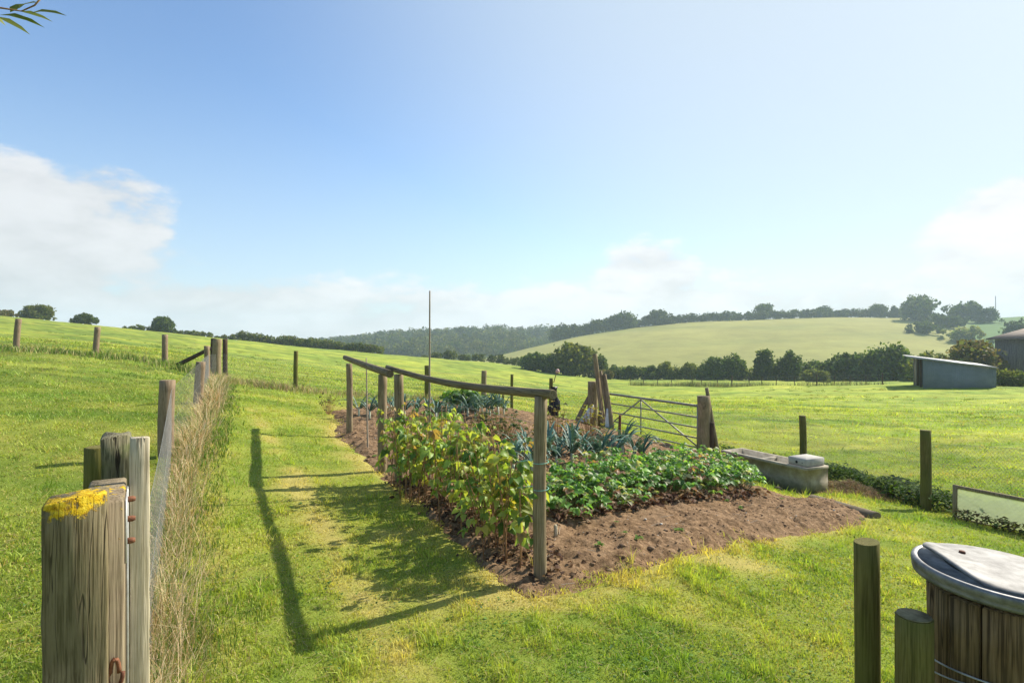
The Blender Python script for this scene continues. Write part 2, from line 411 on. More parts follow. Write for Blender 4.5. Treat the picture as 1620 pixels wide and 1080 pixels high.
M = {}
M['leaf'] = leaf_material('foliage', .5, .48, .35)
M['weed'] = leaf_material('weed_foliage', .4, .75, .12)
M['tree_leaf'] = leaf_material('tree_foliage', .42, .7, .15, 1.0, (1.1, 1.1, .5))
M['grass'] = leaf_material('grass_blades', .40, .55, .25, 1.0, (1.15, 1.12, .5))
M['straw'] = leaf_material('straw', .35, .7, .2, 1.0, (1.1, 1.05, .8))
M['leek'] = leaf_material('leek_leaf', .15, .5, .3, 1.0, (1, 1.1, .7))
M['post'] = wood_material('weathered_post', (.10, .07, .04), (.27, .20, .12), (.42, .33, .215), (.17, .16, .065), .25)
M['post_green'] = wood_material('algae_green_post', (.06, .052, .014), (.145, .122, .034), (.22, .185, .065), (.11, .115, .022), .6, .4)
M['post_pale'] = wood_material('pale_weathered_post', (.11, .075, .045), (.25, .18, .115), (.38, .29, .20), (.20, .16, .09), .2, .5)
M['oak'] = wood_material('lichened_oak', (.05, .035, .016), (.19, .15, .085), (.32, .26, .16), (.12, .115, .05), .35, .85, .9, (1.19, .30, .50))
M['oak_rail'] = wood_material('lichened_rail', (.09, .065, .04), (.22, .17, .11), (.36, .29, .20), (.2, .2, .1), .2, .8, .9, (1.15, .5, .40))
M['moss_post'] = wood_material('mossy_post', (.045, .04, .025), (.15, .135, .08), (.30, .27, .18), (.075, .11, .02), .9, .9, .9, (1.3, .12, .22))
M['batten'] = wood_material('bleached_batten', (.24, .20, .13), (.50, .43, .31), (.62, .55, .42), (.36, .36, .2), .2, .7)
M['beam'] = wood_material('frame_beam', (.065, .048, .03), (.19, .145, .092), (.33, .27, .185), (.15, .13, .07), .3, .8, .9)
M['dark_wood'] = wood_material('dark_stake', (.03, .02, .014), (.08, .05, .035), (.14, .10, .07))
M['barrel'] = wood_material('barrel_wood', (.028, .018, .010), (.20, .12, .05), (.40, .265, .135), (.11, .085, .035), .3, .9, .6)
M['cane'] = wood_material('bamboo', (.20, .155, .11), (.31, .25, .19), (.42, .36, .28), None, 0, .1)
M['endgrain'] = speckle_material('end_grain', [(.3, (.10, .085, .045)), (.55, (.24, .21, .12)), (.75, (.36, .32, .2))], 16, .9, .4)
M['galv'] = metal_material('galvanised_steel', (.30, .30, .30), (.55, .55, .54), .48, .55, 9)
M['lid'] = metal_material('weathered_lid_zinc', (.105, .10, .095), (.27, .265, .255), .65, .2, 15, .35)
M['rust'] = metal_material('rust', (.10, .035, .018), (.24, .10, .05), .8, .2, 40, .4)
M['gate_metal'] = metal_material('gate_tube', (.17, .16, .13), (.33, .31, .27), .55, .4, 12)
M['wire'] = metal_material('fence_wire', (.16, .16, .155), (.30, .30, .29), .6, .3)
M['concrete'] = None
M['twine'] = speckle_material('twine', [(.3, (.12, .34, .28)), (.7, (.30, .52, .44))], 40)
M['sack'] = speckle_material('white_sacking', [(.3, (.45, .45, .47)), (.6, (.72, .72, .74))], 12, .6, .5)
M['black_plastic'] = speckle_material('black_plastic', [(.3, (.008, .008, .01)), (.7, (.03, .03, .035))], 18, .4, .6)
M['pink'] = speckle_material('faded_pink', [(.3, (.5, .3, .26)), (.7, (.7, .5, .44))], 18)
M['stem'] = speckle_material('cane_stem', [(.3, (.22, .11, .05)), (.7, (.36, .22, .11))], 20)
M['bark'] = speckle_material('bark', [(.3, (.05, .04, .03)), (.7, (.14, .11, .08))], 8, .95, .6)

t = NT('trough_concrete')
v = t.coord(rnd=True); sx = t.node('ShaderNodeSeparateXYZ'); tcn = t.node('ShaderNodeTexCoord'); t.l.new(tcn.outputs['Object'], sx.inputs[0])
c = t.ramp(t.noise(v, 7, 8, .65), [(.3, (.23, .20, .15)), (.55, (.38, .34, .265)), (.75, (.50, .455, .37))])
alg = t.math('MULTIPLY', t.sm(t.math('ADD', sx.outputs[2], t.math('MULTIPLY', t.noise(v, 6, 6, .65), .5)), .52, .26), .8)
c = t.mix(alg, c, (.14, .135, .07)); t.base(c, .9, .15); t.bump(t.noise(v, 60, 4, .6), .3, .004); M['concrete'] = t.m

# ground: colour of the turf comes from the blades' own colours (attribute) with fine breakup
def ground_material(name, fine=90, amt=.55, bump=.5, far=False):
    t = NT(name); c = t.attr(); v = t.coord()
    n = t.noise(v, fine, 6, .7); n2 = t.noise(v, 3.0 if not far else .08, 6, .65)
    m = t.math('ADD', t.math('MULTIPLY', n, amt * 2), 1 - amt); m2 = t.math('ADD', t.math('MULTIPLY', n2, .7), .65)
    sc = t.node('ShaderNodeVectorMath', operation='SCALE'); t.l.new(c, sc.inputs[0]); t.l.new(t.math('MULTIPLY', m, m2), sc.inputs['Scale'])
    t.base(sc.outputs[0], .95, .08); t.bump(n, bump, .03 if not far else .4); return t.m
M['turf'] = ground_material('turf')
M['far_turf'] = ground_material('far_turf', .9, .22, .4, True)
t = NT('soil'); v = t.coord()
n = t.noise(v, 16, 10, .72); nb = t.noise(v, 1.6, 4, .6)
c = t.ramp(n, [(.34, (.062, .036, .018)), (.5, (.19, .118, .064)), (.66, (.34, .225, .13))])
c = t.mix(t.math('MULTIPLY', t.sm(nb, .4, .65), .55), c, t.mix(.5, c, (.31, .21, .13)))
t.base(c, .97, .08); t.bump(t.math('ADD', n, t.math('MULTIPLY', t.noise(v, 75, 5, .7), .6)), .9, .02); M['soil'] = t.m
M['clod'] = speckle_material('dry_clod', [(.3, (.15, .092, .053)), (.55, (.24, .155, .092)), (.75, (.34, .235, .15))], 25, .97, .3)

# ------------------------------------------------------------------ ground
def poly_dist(X, Y, poly):
    """signed distance to a polygon, positive inside"""
    P = np.array(poly); d = np.full(X.shape, 1e9); ins = np.zeros(X.shape, bool)
    for a, b in zip(P, np.roll(P, -1, 0)):
        e = b - a; t_ = np.clip(((X - a[0]) * e[0] + (Y - a[1]) * e[1]) / (e @ e), 0, 1)
        d = np.minimum(d, np.hypot(X - a[0] - t_ * e[0], Y - a[1] - t_ * e[1]))
        c_ = (a[1] > Y) != (b[1] > Y)
        with np.errstate(all='ignore'): xi = (b[0] - a[0]) * (Y - a[1]) / (b[1] - a[1] + 1e-12) + a[0]
        ins ^= c_ & (X < xi)
    return np.where(ins, d, -d)
SOIL = [G(u, v)[:2] for u, v in [(528, 690), (596, 752), (625, 775), (700, 845), (790, 932), (830, 952), (930, 940), (1010, 918), (1090, 882), (1160, 868), (1240, 852), (1340, 838), (1385, 822),
                                 (1310, 786), (1265, 790), (1190, 772), (1120, 728), (1000, 690), (900, 665), (800, 648), (700, 637), (600, 640), (520, 652)]]
PATCH = G(1165, 893)[:2]; PATCH2 = G(1340, 778)[:2]

def fence_line_x(Y): return -1.25 - (Y - 1.9) * 0.55
def dryness(X, Y):
    """worn yellow turf: along the bed, down the middle of the path and in broad patches"""
    r = np.hypot(X, Y)
    e = -poly_dist(X, Y, SOIL)
    edge = np.exp(-np.clip(e, 0, 9) / .28) * (X < 1.2) * .65 + np.exp(-np.clip(e, 0, 9) / .16) * (X >= 1.2) * .5
    path = np.exp(-((X + .55 * (Y - 3.2) + .72) / .16) ** 2) * (Y < 11) * .38
    pt = np.exp(-(((X - PATCH[0]) / .35) ** 2 + ((Y - PATCH[1]) / .17) ** 2)) * .9
    pt2 = np.exp(-(((X - PATCH2[0]) / .5) ** 2 + ((Y - PATCH2[1]) / .35) ** 2)) * .9
    n = (fbm(X * 1.7 + 40, Y * 1.7 + 3, 4) - .5) * 1.9
    n = n + (fbm(X * 9 + 4, Y * 9 + 13, 3) - .5) * 1.1 * np.exp(-r / 12)
    n2 = (fbm(X * .35 + 9, Y * .9 + 60, 3) - .5) * 1.1
    fw = np.exp(-((X - fence_line_x(Y) - .25) / .25) ** 2) * (Y < 18) * .35
    return np.clip(.30 + n * .55 * np.exp(-r / 30) + n2 * .6 + (edge + path) * (1 + n) + pt + pt2 + fw, 0, 1)
LUSH = np.array((.145, .225, .030)); MID = np.array((.275, .315, .050)); DRY = np.array((.42, .36, .10))
def turf_col(X, Y):
    k = dryness(X, Y)[..., None]
    c = np.where(k < .45, LUSH + (MID - LUSH) * (k / .45), MID + (DRY - MID) * ((k - .45) / .55))
    r = np.hypot(X, Y)[..., None]
    right = sstep(2, 14, X - .15 * Y)[..., None]
    streak = (fbm(X * .12 + 3, Y * .45, 4) - .5)[..., None] * sstep(9, 25, r); fleck = (fbm(X * .9, Y * 2.6, 3) - .5)[..., None] * sstep(8, 20, r)
    c = c * (1 + .9 * streak + .9 * fleck) * np.concatenate([1 + .5 * streak, np.ones_like(streak), 1 - .3 * streak], -1)
    return c * (1 + .12 * sstep(10, 60, r) + .30 * right * sstep(4, 20, r) * .35) * np.where(X[..., None] < fence_line_x(Y)[..., None], .88, 1.0)

th = np.r_[np.linspace(-180, -62, 30)[:-1], np.linspace(-62, 62, 420), np.linspace(62, 180, 30)[1:-1]]
rr = np.exp(np.linspace(math.log(.5), math.log(200), 330))
TH, RR = np.meshgrid(np.radians(th), rr)
X = RR * np.sin(TH); Y = RR * np.cos(TH)
Z = H(X, Y) + (fbm(X * 2.5, Y * 2.5, 4) - .5) * .035 * np.clip(RR / 4, .3, 6) * np.exp(-RR / 60) + (fbm(X * .22, Y * .22, 3) - .5) * .5 * sstep(25, 70, RR)
Z -= sstep(-.05, .25, poly_dist(X, Y, SOIL)) * .05
k = len(th); m = len(rr)
v = np.stack([X, Y, Z], -1).reshape(-1, 3)
i = np.arange(k); j = (i + 1) % k
f = np.concatenate([np.stack([a * k + i, (a + 1) * k + i, (a + 1) * k + j, a * k + j], -1) for a in range(m - 1)])
v = np.r_[v, [(0, 0, float(H(0, 0)[0]))]]
c = np.r_[turf_col(X, Y).reshape(-1, 3) * .85, [MID]]
gm = MB().add(v, [f[:, ::-1], np.stack([np.full(k, m * k), i, j], -1)[:, ::-1]], c)
tag(gm.build('pasture', M['turf'], smooth=True), kind='structure')

# valley floor reaching the horizon
v = [(-1350, -280, -16), (1350, -280, -16), (1350, 1550, -16), (-1350, 1550, -16)]
tag(MB().add(v, [[0, 1, 2, 3]], (.07, .11, .03)).build('valley_ground', M['far_turf']), kind='structure')

def polar_sheet(fn, u0, u1, nu, r0, r1, nr, colfn, name, rough=0.0):
    th = np.arctan((np.linspace(u0, u1, nu) - 810) / F_PX); dd = np.linspace(r0, r1, nr)
    TH, DD = np.meshgrid(th, dd); X = np.tan(TH) * DD; Y = DD; Z = fn(X, Y) + (fbm(X * .02, Y * .02, 3) - .5) * rough
    v = np.stack([X, Y, Z], -1).reshape(-1, 3); a = np.arange(nr - 1)[:, None] * nu + np.arange(nu - 1)[None]
    a = a.ravel(); f = np.stack([a, a + 1, a + nu + 1, a + nu], -1)
    o = MB().add(v, f, colfn(X, Y).reshape(-1, 3)).build(name, M['far_turf'], smooth=True)
    return tag(o, kind='structure')
def hill_col(X, Y):
    u = 810 + X / Y * F_PX
    n = fbm(X * .03, Y * .03, 4)[..., None]; rows = (np.sin((X * .9 + Y * .35) * 1.1) * .5 + .5)[..., None] * fbm(X * .3, Y * .1, 2)[..., None]
    c = np.array((.31, .295, .085)) * (.72 + .3 * n + .14 * rows)
    g = np.array((.15, .185, .055)) * (.85 + .3 * n)
    lowk = sstep(300, 150, Y)[..., None] * .45 + sstep(.42, .7, fbm(X * .012 + 5, Y * .03, 3))[..., None] * .4
    c = c * (1 - lowk) + g * lowk
    rt = sstep(1500, 1545, u)[..., None]
    return c * (1 - rt) + np.array((.10, .17, .05)) * rt
polar_sheet(HILL, 560, 2100, 260, 122, 600, 150, hill_col, 'hill', 1.0)
polar_sheet(WOOD, -200, 1700, 120, 320, 980, 60, lambda X, Y: np.ones(X.shape + (1,)) * np.array((.07, .10, .03)), 'wooded_hill', 4.0)

# ------------------------------------------------------------------ vegetable bed
SP = np.array(SOIL); x0, y0 = SP.min(0) - .1; x1, y1 = SP.max(0) + .1
st = .03
gx = np.arange(x0, x1, st); gy = np.arange(y0, y1, st)
GX, GY = np.meshgrid(gx, gy)
def soil_h(X, Y, fine=True):
    d = poly_dist(X, Y, SOIL) + (fbm(X * 3, Y * 3, 4) - .5) * .26 + (fbm(X * 9, Y * 9, 3) - .5) * .16
    h = H(X, Y) - .045 + .10 * sstep(-.12, .35, d)
    if fine: h = h + ((fbm(X * 3.5, Y * 3.5, 3, .6) - .5) * .09 + (fbm(X * 11, Y * 11, 4, .75) - .5) * .085 + (fbm(X * 1.5, Y * 1.5, 2) - .5) * .07) * sstep(-.05, .2, d)
    return h
GZ = soil_h(GX, GY); keep = poly_dist(GX, GY, SOIL) > -.10
n_ = len(gx); a = (np.arange(len(gy) - 1)[:, None] * n_ + np.arange(n_ - 1)[None]).ravel()
kf = keep.ravel(); f = np.stack([a, a + 1, a + n_ + 1, a + n_], -1); f = f[kf[f].all(1)]
tag(MB().add(np.stack([GX, GY, GZ], -1).reshape(-1, 3), f).build('soil', M['soil'], smooth=True), kind='structure')
def gsoil(x, y): return float(soil_h(np.array([x]), np.array([y]), True)[0])
def top(x, y):
    """height of whatever lies on the ground at x, y"""
    d = float(poly_dist(np.array([x]), np.array([y]), SOIL)[0])
    return max(float(H(x, y)[0]), gsoil(x, y) if d > -.1 else -99)
# clods and stones
n = 42000; q = np.c_[rng.uniform(x0, x1, n), rng.uniform(y0, y1, n)]
q = q[(poly_dist(q[:, 0], q[:, 1], SOIL) > .02) & (q[:, 1] < 10)]
ico = np.array([(0, 0, 1), (.894, 0, .447), (.276, .851, .447), (-.724, .526, .447), (-.724, -.526, .447), (.276, -.851, .447), (.724, .526, -.447), (-.276, .851, -.447), (-.894, 0, -.447), (-.276, -.851, -.447), (.724, -.526, -.447), (0, 0, -1)])
icf = np.array([(0, 1, 2), (0, 2, 3), (0, 3, 4), (0, 4, 5), (0, 5, 1), (1, 6, 2), (2, 7, 3), (3, 8, 4), (4, 9, 5), (5, 10, 1), (6, 7, 2), (7, 8, 3), (8, 9, 4), (9, 10, 5), (10, 6, 1), (11, 7, 6), (11, 8, 7), (11, 9, 8), (11, 10, 9), (11, 6, 10)])
def rocks(q, z, s):
    n = len(q); jit = 1 + (rng.random((n, 12, 1)) - .5) * .7
    v = ico[None] * jit * s[:, None, None] * np.array((1.2, 1, .7)) + np.c_[q, z][:, None, :]
    return v.reshape(-1, 3), (np.arange(n)[:, None, None] * 12 + icf[None]).reshape(-1, 3)
s = .003 + .010 * rng.random(len(q)) ** 4
bigc = rng.random(len(q)) < .035; s[bigc] = .009 + .022 * rng.random(bigc.sum()) ** 2
v, f = rocks(q, soil_h(q[:, 0], q[:, 1]) + s * .15, s)
tag(MB().add(v, f).build('soil_clods', M['clod']), 'crumbly brown clods scattered over the dug soil', 'soil clods', kind='stuff')
M['flint'] = speckle_material('flint', [(.3, (.30, .27, .23)), (.7, (.6, .56, .5))], 30)
q2 = q[rng.choice(len(q), 260, False)]; s2 = .005 + .012 * rng.random(260) ** 3
v, f = rocks(q2, soil_h(q2[:, 0], q2[:, 1]) + s2 * .3, s2)
tag(MB().add(v, f).build('pebbles', M['flint']), 'pale flint pebbles lying in the dug soil', 'pebbles', kind='stuff')

# ------------------------------------------------------------------ turf
def scatter_r(n, r0, r1, p=1.0, half=50):
    """more blades where they show larger"""
    u_ = rng.random(n); e = 2 - p
    r = (r0 ** e + u_ * (r1 ** e - r0 ** e)) ** (1 / e)
    a = np.radians(rng.uniform(-half, half, n))
    return r * np.sin(a), r * np.cos(a), r
gb = MB()
for n, r0, r1, sg, hm in ((270000, 1.3, 6, 2, .022), (240000, 6, 16, 1, .025), (170000, 16, 60, 1, .04)):
    X, Y, r = scatter_r(n, r0, r1, 1.35)
    d = poly_dist(X, Y, SOIL) + (fbm(X * 3, Y * 3, 3) - .5) * .3
    kd = dryness(X, Y)
    ok = (d < .09 * rng.random(len(X)) ** 2 + .34 * (fbm(X * 3.2 + 8, Y * 3.2, 3) > .54) * rng.random(len(X))) & (rng.random(len(X)) > sstep(28, 60, r)) & (rng.random(len(X)) > kd ** 2 * .35) & ~((r < 6) & (rng.random(len(X)) < np.exp(-(((X - PATCH[0]) / .4) ** 2 + ((Y - PATCH[1]) / .2) ** 2))))
    X, Y, r, kd = X[ok], Y[ok], r[ok], kd[ok]; n = len(X)
    clump = np.clip((fbm(X * 7, Y * 7, 3) - .5) * 2.0 + .5, 0, 1.3)
    h = hm * (.5 + clump * 1.1) * (.6 + .8 * rng.random(n)) * (1.15 - .5 * kd) * (1 + 1.3 * (clump > .92) * (rng.random(n) < .4))
    near_edge = np.exp(-np.clip(-(poly_dist(X, Y, SOIL)), 0, 9) / .12) * (X > .1)
    fx = fence_line_x(Y)
    h *= 1 + near_edge * 1.1 * (fbm(X * 2.2, Y * 2.2, 2) > .42) + .8 * np.exp(-((X - fx) / .22) ** 2) * (Y < 18)
    w = .0032 * np.clip(r / 2.2, 1, 40) * (.7 + .6 * rng.random(n))
    c = turf_col(X, Y) * (.90 + .85 * rng.random((n, 1))) * (.90 + .28 * clump[:, None]); yel = rng.random(n) < (.05 + .30 * kd); c[yel] = np.array((.46, .38, .13)) * (.7 + .5 * rng.random((yel.sum(), 1)))
    z = H(X, Y) + (fbm(X * 2.5, Y * 2.5, 4) - .5) * .035 * np.clip(r / 4, .3, 6) * np.exp(-r / 60)
    gb.add(*blades(np.stack([X, Y, z - .004], -1), h, w, rng.random(n) * 6.283, .3 + .7 * rng.random(n), c, seg=sg))
tag(gb.build('grass', M['grass']), 'mown green and straw-yellow grass of the garden lawn and paddock', 'grass', kind='stuff')

n = 30000; X, Y, r = scatter_r(n, 1.4, 9, 1.3)
ok = (poly_dist(X, Y, SOIL) < -.05) & (fbm(X * 1.3 + 70, Y * 1.3, 3) > .50 + .1 * rng.random(n)); X, Y, r = X[ok], Y[ok], r[ok]; n = len(X); az = rng.random(n) * 6.283
L = .009 + .010 * rng.random(n) ** 2; wd = rng.random(n) < .03; L[wd] *= 2.2
mb = MB().add(*leaves(np.stack([X, Y, H(X, Y) + .006 + .014 * rng.random(n)], -1), np.stack([np.cos(az), np.sin(az), rng.uniform(-.1, .5, n)], -1), np.tile((0, 0, 1.0), (n, 1)) + rng.normal(size=(n, 3)) * .3, L, L * .8, mixcol([(.10, .21, .03), (.15, .27, .04), (.07, .16, .025)], n, .3)))
tag(mb.build('clover', M['grass']), 'patches of small round clover leaves low in the lawn', 'clover', kind='stuff')
n = 9000; X, Y, r = scatter_r(n, 1.4, 9, 1.3); ok = (poly_dist(X, Y, SOIL) < .0); X, Y, r = X[ok], Y[ok], r[ok]; n = len(X); az = rng.random(n) * 6.283; L = .02 + .05 * rng.random(n); z = H(X, Y) + .008 + .012 * rng.random(n)
mb = MB().add(*segs(np.stack([X, Y, z], -1), np.stack([X + L * np.cos(az), Y + L * np.sin(az), z + .012 * (rng.random(n) - .3)], -1), .0009, 3)); mb.c = [np.tile((.50, .42, .22), (len(mb.v[0]), 1))]
tag(mb.build('thatch', M['straw']), 'dead straw-coloured clippings caught in the lawn', 'thatch', kind='stuff')

# ------------------------------------------------------------------ posts and poles
def pole_mesh(L, r0, r1, k=14, rough=.04, slant=0.0, chamfer=.12, sag=0.0, nseg=10, seed=0):
    rg = np.random.default_rng(seed + 1); a = np.arange(k) / k * 2 * math.pi
    lump = 1 + rough * (np.sin(a * 2 + rg.random() * 6) * .7 + np.sin(a * 3 + rg.random() * 6) * .5)
    rings = []; wob = (rg.random(2) - .5) * r0 * .5
    for i in range(nseg + 1):
        s = i / nseg; r = r0 + (r1 - r0) * s
        p = ring(r * lump * (1 + rough * .4 * (rg.random(k) - .5)), s * L, k); p[:, 0] += math.sin(s * math.pi) * wob[0]; p[:, 1] += math.sin(s * math.pi) * (wob[1]) - sag * math.sin(s * math.pi)
        if i == nseg: p[:, 2] += slant * p[:, 0] - chamfer * r1 * .4
        rings.append(p)
    tp = rings[-1].copy(); cc_ = tp.mean(0); tp = cc_ + (tp - cc_) * (1 - chamfer); tp[:, 2] += chamfer * r1 * .4
    rings.append(tp)
    return loft(rings)
_seed = [10]
def pole(name, p0, p1, r0, r1, mat, parent=None, k=14, sag=0.0, slant=0.0, rough=.04, chamfer=.12, nseg=10):
    """a round timber from p0 to p1, grain along its own length"""
    _seed[0] += 1
    p0 = Vector([float(a) for a in p0]); p1 = Vector([float(a) for a in p1]); d = p1 - p0
    v, f = pole_mesh(d.length, r0, r1, k, rough, slant, chamfer, sag, nseg, _seed[0])
    o = MB().add(v, f).build(name, M[mat] if isinstance(mat, str) else mat, smooth=False)
    sm = np.ones(len(o.data.polygons), bool); sm[-2 * k:] = False; o.data.polygons.foreach_set('use_smooth', sm)
    if abs(d.normalized().z) > .999: q = Quaternion((1, 0, 0, 0))
    else:
        z = d.normalized(); y = (Vector((0, 0, 1)) - z * z.z).normalized() if sag else z.orthogonal().normalized(); x = y.cross(z).normalized(); y = z.cross(x)
        q = Matrix((x, y, z)).transposed().to_quaternion()
    o.rotation_mode = 'QUATERNION'; o.rotation_quaternion = q
    if parent is not None: o.parent = parent; o.location = p0 - parent.location
    else: o.location = p0
    return o
def upright(name, u, vt, vb, d, r, mat, parent=None, lean=0.0, bury=.25, slant=0.0, r1=None):
    """a post whose foot and top stand where the survey says"""
    b = W(u, vb, d); zt = W(u, vt, d)[2]; gz = float(H(b[0], b[1])[0])
    p0 = np.array((b[0], b[1], gz - bury)); p1 = np.array((b[0] + lean, b[1], zt))
    return pole(name, p0, p1, r, r1 or r * .96, mat, parent, slant=slant)

def netting(parent, path, h, s, r, mat='wire', name='netting', lift=0.02, line_r=None, kind_h=(0, 1), slope=.8):
    """woven wire strung along a ground path: crossing diagonals plus line wires"""
    path = np.array(path, float); seg = np.hypot(*np.diff(path, axis=0).T); cum = np.r_[0, np.cumsum(seg)]; L = cum[-1]
    def at(a, y):
        a = np.clip(a, 0, L); x_ = np.interp(a, cum, path[:, 0]); y_ = np.interp(a, cum, path[:, 1])
        return np.stack([x_, y_, H(x_, y_) + lift + y], -1)
    A = []; B = []; n = int(L / s); nb = 5; dx = h * slope
    for sg in (1, -1):
        a0 = np.arange(-int(dx / s) - 1, n + int(dx / s) + 1) * s
        for i in range(nb):
            y0_, y1_ = h * i / nb, h * (i + 1) / nb
            q0, q1 = a0 + sg * dx * i / nb, a0 + sg * dx * (i + 1) / nb
            ok = (q0 > 0) & (q0 < L) & (q1 > 0) & (q1 < L)
            A.append(at(q0[ok], np.full(ok.sum(), y0_))); B.append(at(q1[ok], np.full(ok.sum(), y1_)))
    mb = MB(); mb.add(*segs(np.concatenate(A), np.concatenate(B), r))
    t_ = np.linspace(0, L, max(2, int(L / .5)))
    for y in kind_h:
        q_ = at(t_, np.full(len(t_), h * y)); mb.add(*segs(q_[:-1], q_[1:], line_r or r * 1.6, 4))
    o = mb.build(name, M[mat]); o.parent = parent; o.location = -parent.location
    return o

# --- the fence that runs away from the gate to the far corner
e0 = on(-1.30, 2.0)
fl = thing('netting_fence', 'netting fence of round posts running up the left of the mown path', 'fence', W(265, 722, 6.5))
upright('post', 265, 601, 722, 6.5, .083, 'post_pale', fl)
upright('post', 312.5, 572, 645, 10.6, .082, 'post_pale', fl, lean=.06)
upright('post', 327, 547, 606, 16, .075, 'post_pale', fl)
net_path = [(-1.33, 2.02), (-3.86, 6.45), (-5.77, 10.55), (-8.5, 15.95), (-9.25, 17.8)]
netting(fl, net_path, .78, .085, .0006, kind_h=(0, .5, 1))
# --- far corner and the cross fence to its west
fb = thing('post_and_wire_fence', 'post and wire fence across the left pasture with braced corner posts', 'fence', W(261, 574, 20))
upright('corner_post', 344, 536, 600, 18, .14, 'post', fb)
upright('post', 338, 535, 590, 19.2, .09, 'dark_wood', fb); upright('post', 356, 536, 590, 19.0, .08, 'dark_wood', fb)
pole('brace', W(281, 577, 18.8), W(333, 551, 18.8), .07, .06, 'dark_wood', fb)
for u, vt, vb, le in ((26, 504, 553, .08), (150, 517, 562, .10), (261, 529, 574, .03)): upright('post', u, vt, vb, 20, .098, 'post_pale', fb, lean=le)
upright('post', -110, 490, 548, 20, .098, 'post_pale', fb)
mb = MB()
wp = np.array([W(-110, 545, 20), W(26, 553, 20), W(150, 562, 20), W(261, 574, 20), W(344, 596, 18.4)])
for hh in (.25, .5, .75, .95):
    q_ = np.array([(p[0], p[1], H(p[0], p[1])[0] + hh) for p in wp]); mb.add(*segs(q_[:-1], q_[1:], .0022, 4))
o = mb.build('line_wire', M['wire']); o.parent = fb; o.location = -fb.location
# --- the fence behind the vegetable bed
fc = thing('stock_fence', 'line of slim fence posts with faint netting behind the vegetable bed', 'fence', W(676, 632, 17))
for u, vt, vb, d, r in ((468.5, 555, 618, 16, .062), (676, 578, 634, 17, .085), (766, 586, 634, 18, .085), (796, 624, 648, 16, .03), (810, 592, 649, 16, .045)): upright('post', u, vt, vb, d, r, 'post_green' if u != 766 else 'post', fc)
netting(fc, [(-9.2, 18.0)] + [W(u, 600, d)[:2] for u, d in ((468.5, 16), (676, 17), (766, 18), (810, 16), (874, 15), (930, 15))], .8, .09, .0016, kind_h=(0, .5, 1))
# --- rabbit fence to the right of the gate
fr = thing('rabbit_fence', 'green posts and fine sagging rabbit netting to the right of the concrete trough', 'fence', W(1464, 808, 8))
upright('post', 1269.5, 657, 740, 12, .072, 'post_green', fr); upright('post', 1464, 680, 808, 8, .070, 'post_green', fr, lean=-.04)
netting(fr, [W(1119, 700, 12.1)[:2], W(1269.5, 700, 12.1)[:2], W(1466, 700, 8.05)[:2], (7.6, 6.2), (9.5, 4.2)],   .92, .042, .0010, kind_h=(0, .35, .7, 1))

# --- gate end beside the camera
AN = R(33); Fv = np.array((-math.sin(AN), math.cos(AN))); Rv = np.array((math.cos(AN), math.sin(AN)))
def timber(name, label, cat, c_, w, dep, ztop, mat, rz=AN, slant=0.0, rough=.004, chamfer=.008, nseg=16, zbase=None):
    x, y = c_; z0 = float(H(x, y)[0]) - .2 if zbase is None else zbase
    rg = np.random.default_rng(int(abs(x * 1000) + w * 999)); rings = []; hgt = ztop - z0
    for i in range(nseg + 1):
        q_ = rectring(w, dep, z0 + hgt * i / nseg, .004); q_[:, :2] += (rg.random((8, 2)) - .5) * rough
        if i == nseg: q_[:, 2] += slant * q_[:, 0] + (rg.random(8) - .5) * rough * 1.5
        rings.append(q_)
    tp = rings[-1].copy(); cc_ = tp.mean(0); tp[:, :2] = cc_[:2] + (tp[:, :2] - cc_[:2]) * (1 - chamfer * 2 / w); tp[:, 2] += chamfer * .8; rings.append(tp)
    v, f = loft(rings); o = MB().add(v, f).build(name, M[mat])
    o.location = (float(x), float(y), 0); o.rotation_euler = (0, 0, rz)
    if label: tag(o, label, cat)
    return o
g1 = W(119, 900, 1.62)[:2] + Fv * .06
timber('gate_post', 'thick square post crusted with bright yellow lichen nearest the camera', 'post', g1, .150, .12, 1.145, 'oak', slant=.10)
near_c = np.array(W(196, 800, 1.74)[:2])
gs = thing('gate_end', 'grey timber gate end with yellow lichen, bolted strap and rusty ring', 'gate', (near_c[0], near_c[1], 0))
gs.rotation_euler = (0, 0, AN)
def gpart(name, v_f, mat, smooth=False):
    mb = MB(); [mb.add(*a) for a in v_f]; return mb.build(name, M[mat], gs, smooth=smooth)
gpart('stile', [boxv(-.105, 0, 0, .36, -.1, 1.115, .006)], 'oak_rail')
st_ = gpart('hinge_strap', [boxv(.0005, .008, .20, .25, .2, 1.105, .002), boxv(.0005, .007, .06, .19, .90, 1.10, .002)], 'galv')
for yy, zz in ((.18, 1.075), (.14, 1.02), (.10, .96)):
    v2, f2 = tube([(.001, yy, zz), (.020, yy, zz), (.0285, yy, zz)], [.010, .010, .007], 6)
    o = MB().add(v2, f2).build('bolt', M['rust'], st_)
v = [tube([(-.022 + .020 * math.cos(a) * (1.0 if math.sin(a) < 0 else .55), -.016, .60 + .045 * math.sin(a)) for a in np.linspace(0, 2 * math.pi, 20)], .006, 8)]
gpart('ring', v, 'rust', True)
timber('mossy_post', 'short mossy square post with rough top standing behind the gate end', 'post', W(184, 700, 2.12)[:2] + Fv * .03, .095, .09, 1.245, 'moss_post', rough=.010)
q_ = W(158, 705, 2.28); pole('fence_post', on(q_[0], q_[1]) - np.array((0, 0, .2)), (q_[0], q_[1], 1.18), .052, .05, 'post_green', k=18)
tag(bpy.data.objects['fence_post'], 'dark round post half hidden behind the mossy post', 'post')
timber('batten', 'pale flat batten with nail slots standing upright at the fence end', 'batten', W(221, 700, 1.98)[:2], .058, .028, 1.265, 'batten', rough=.003, chamfer=.003)

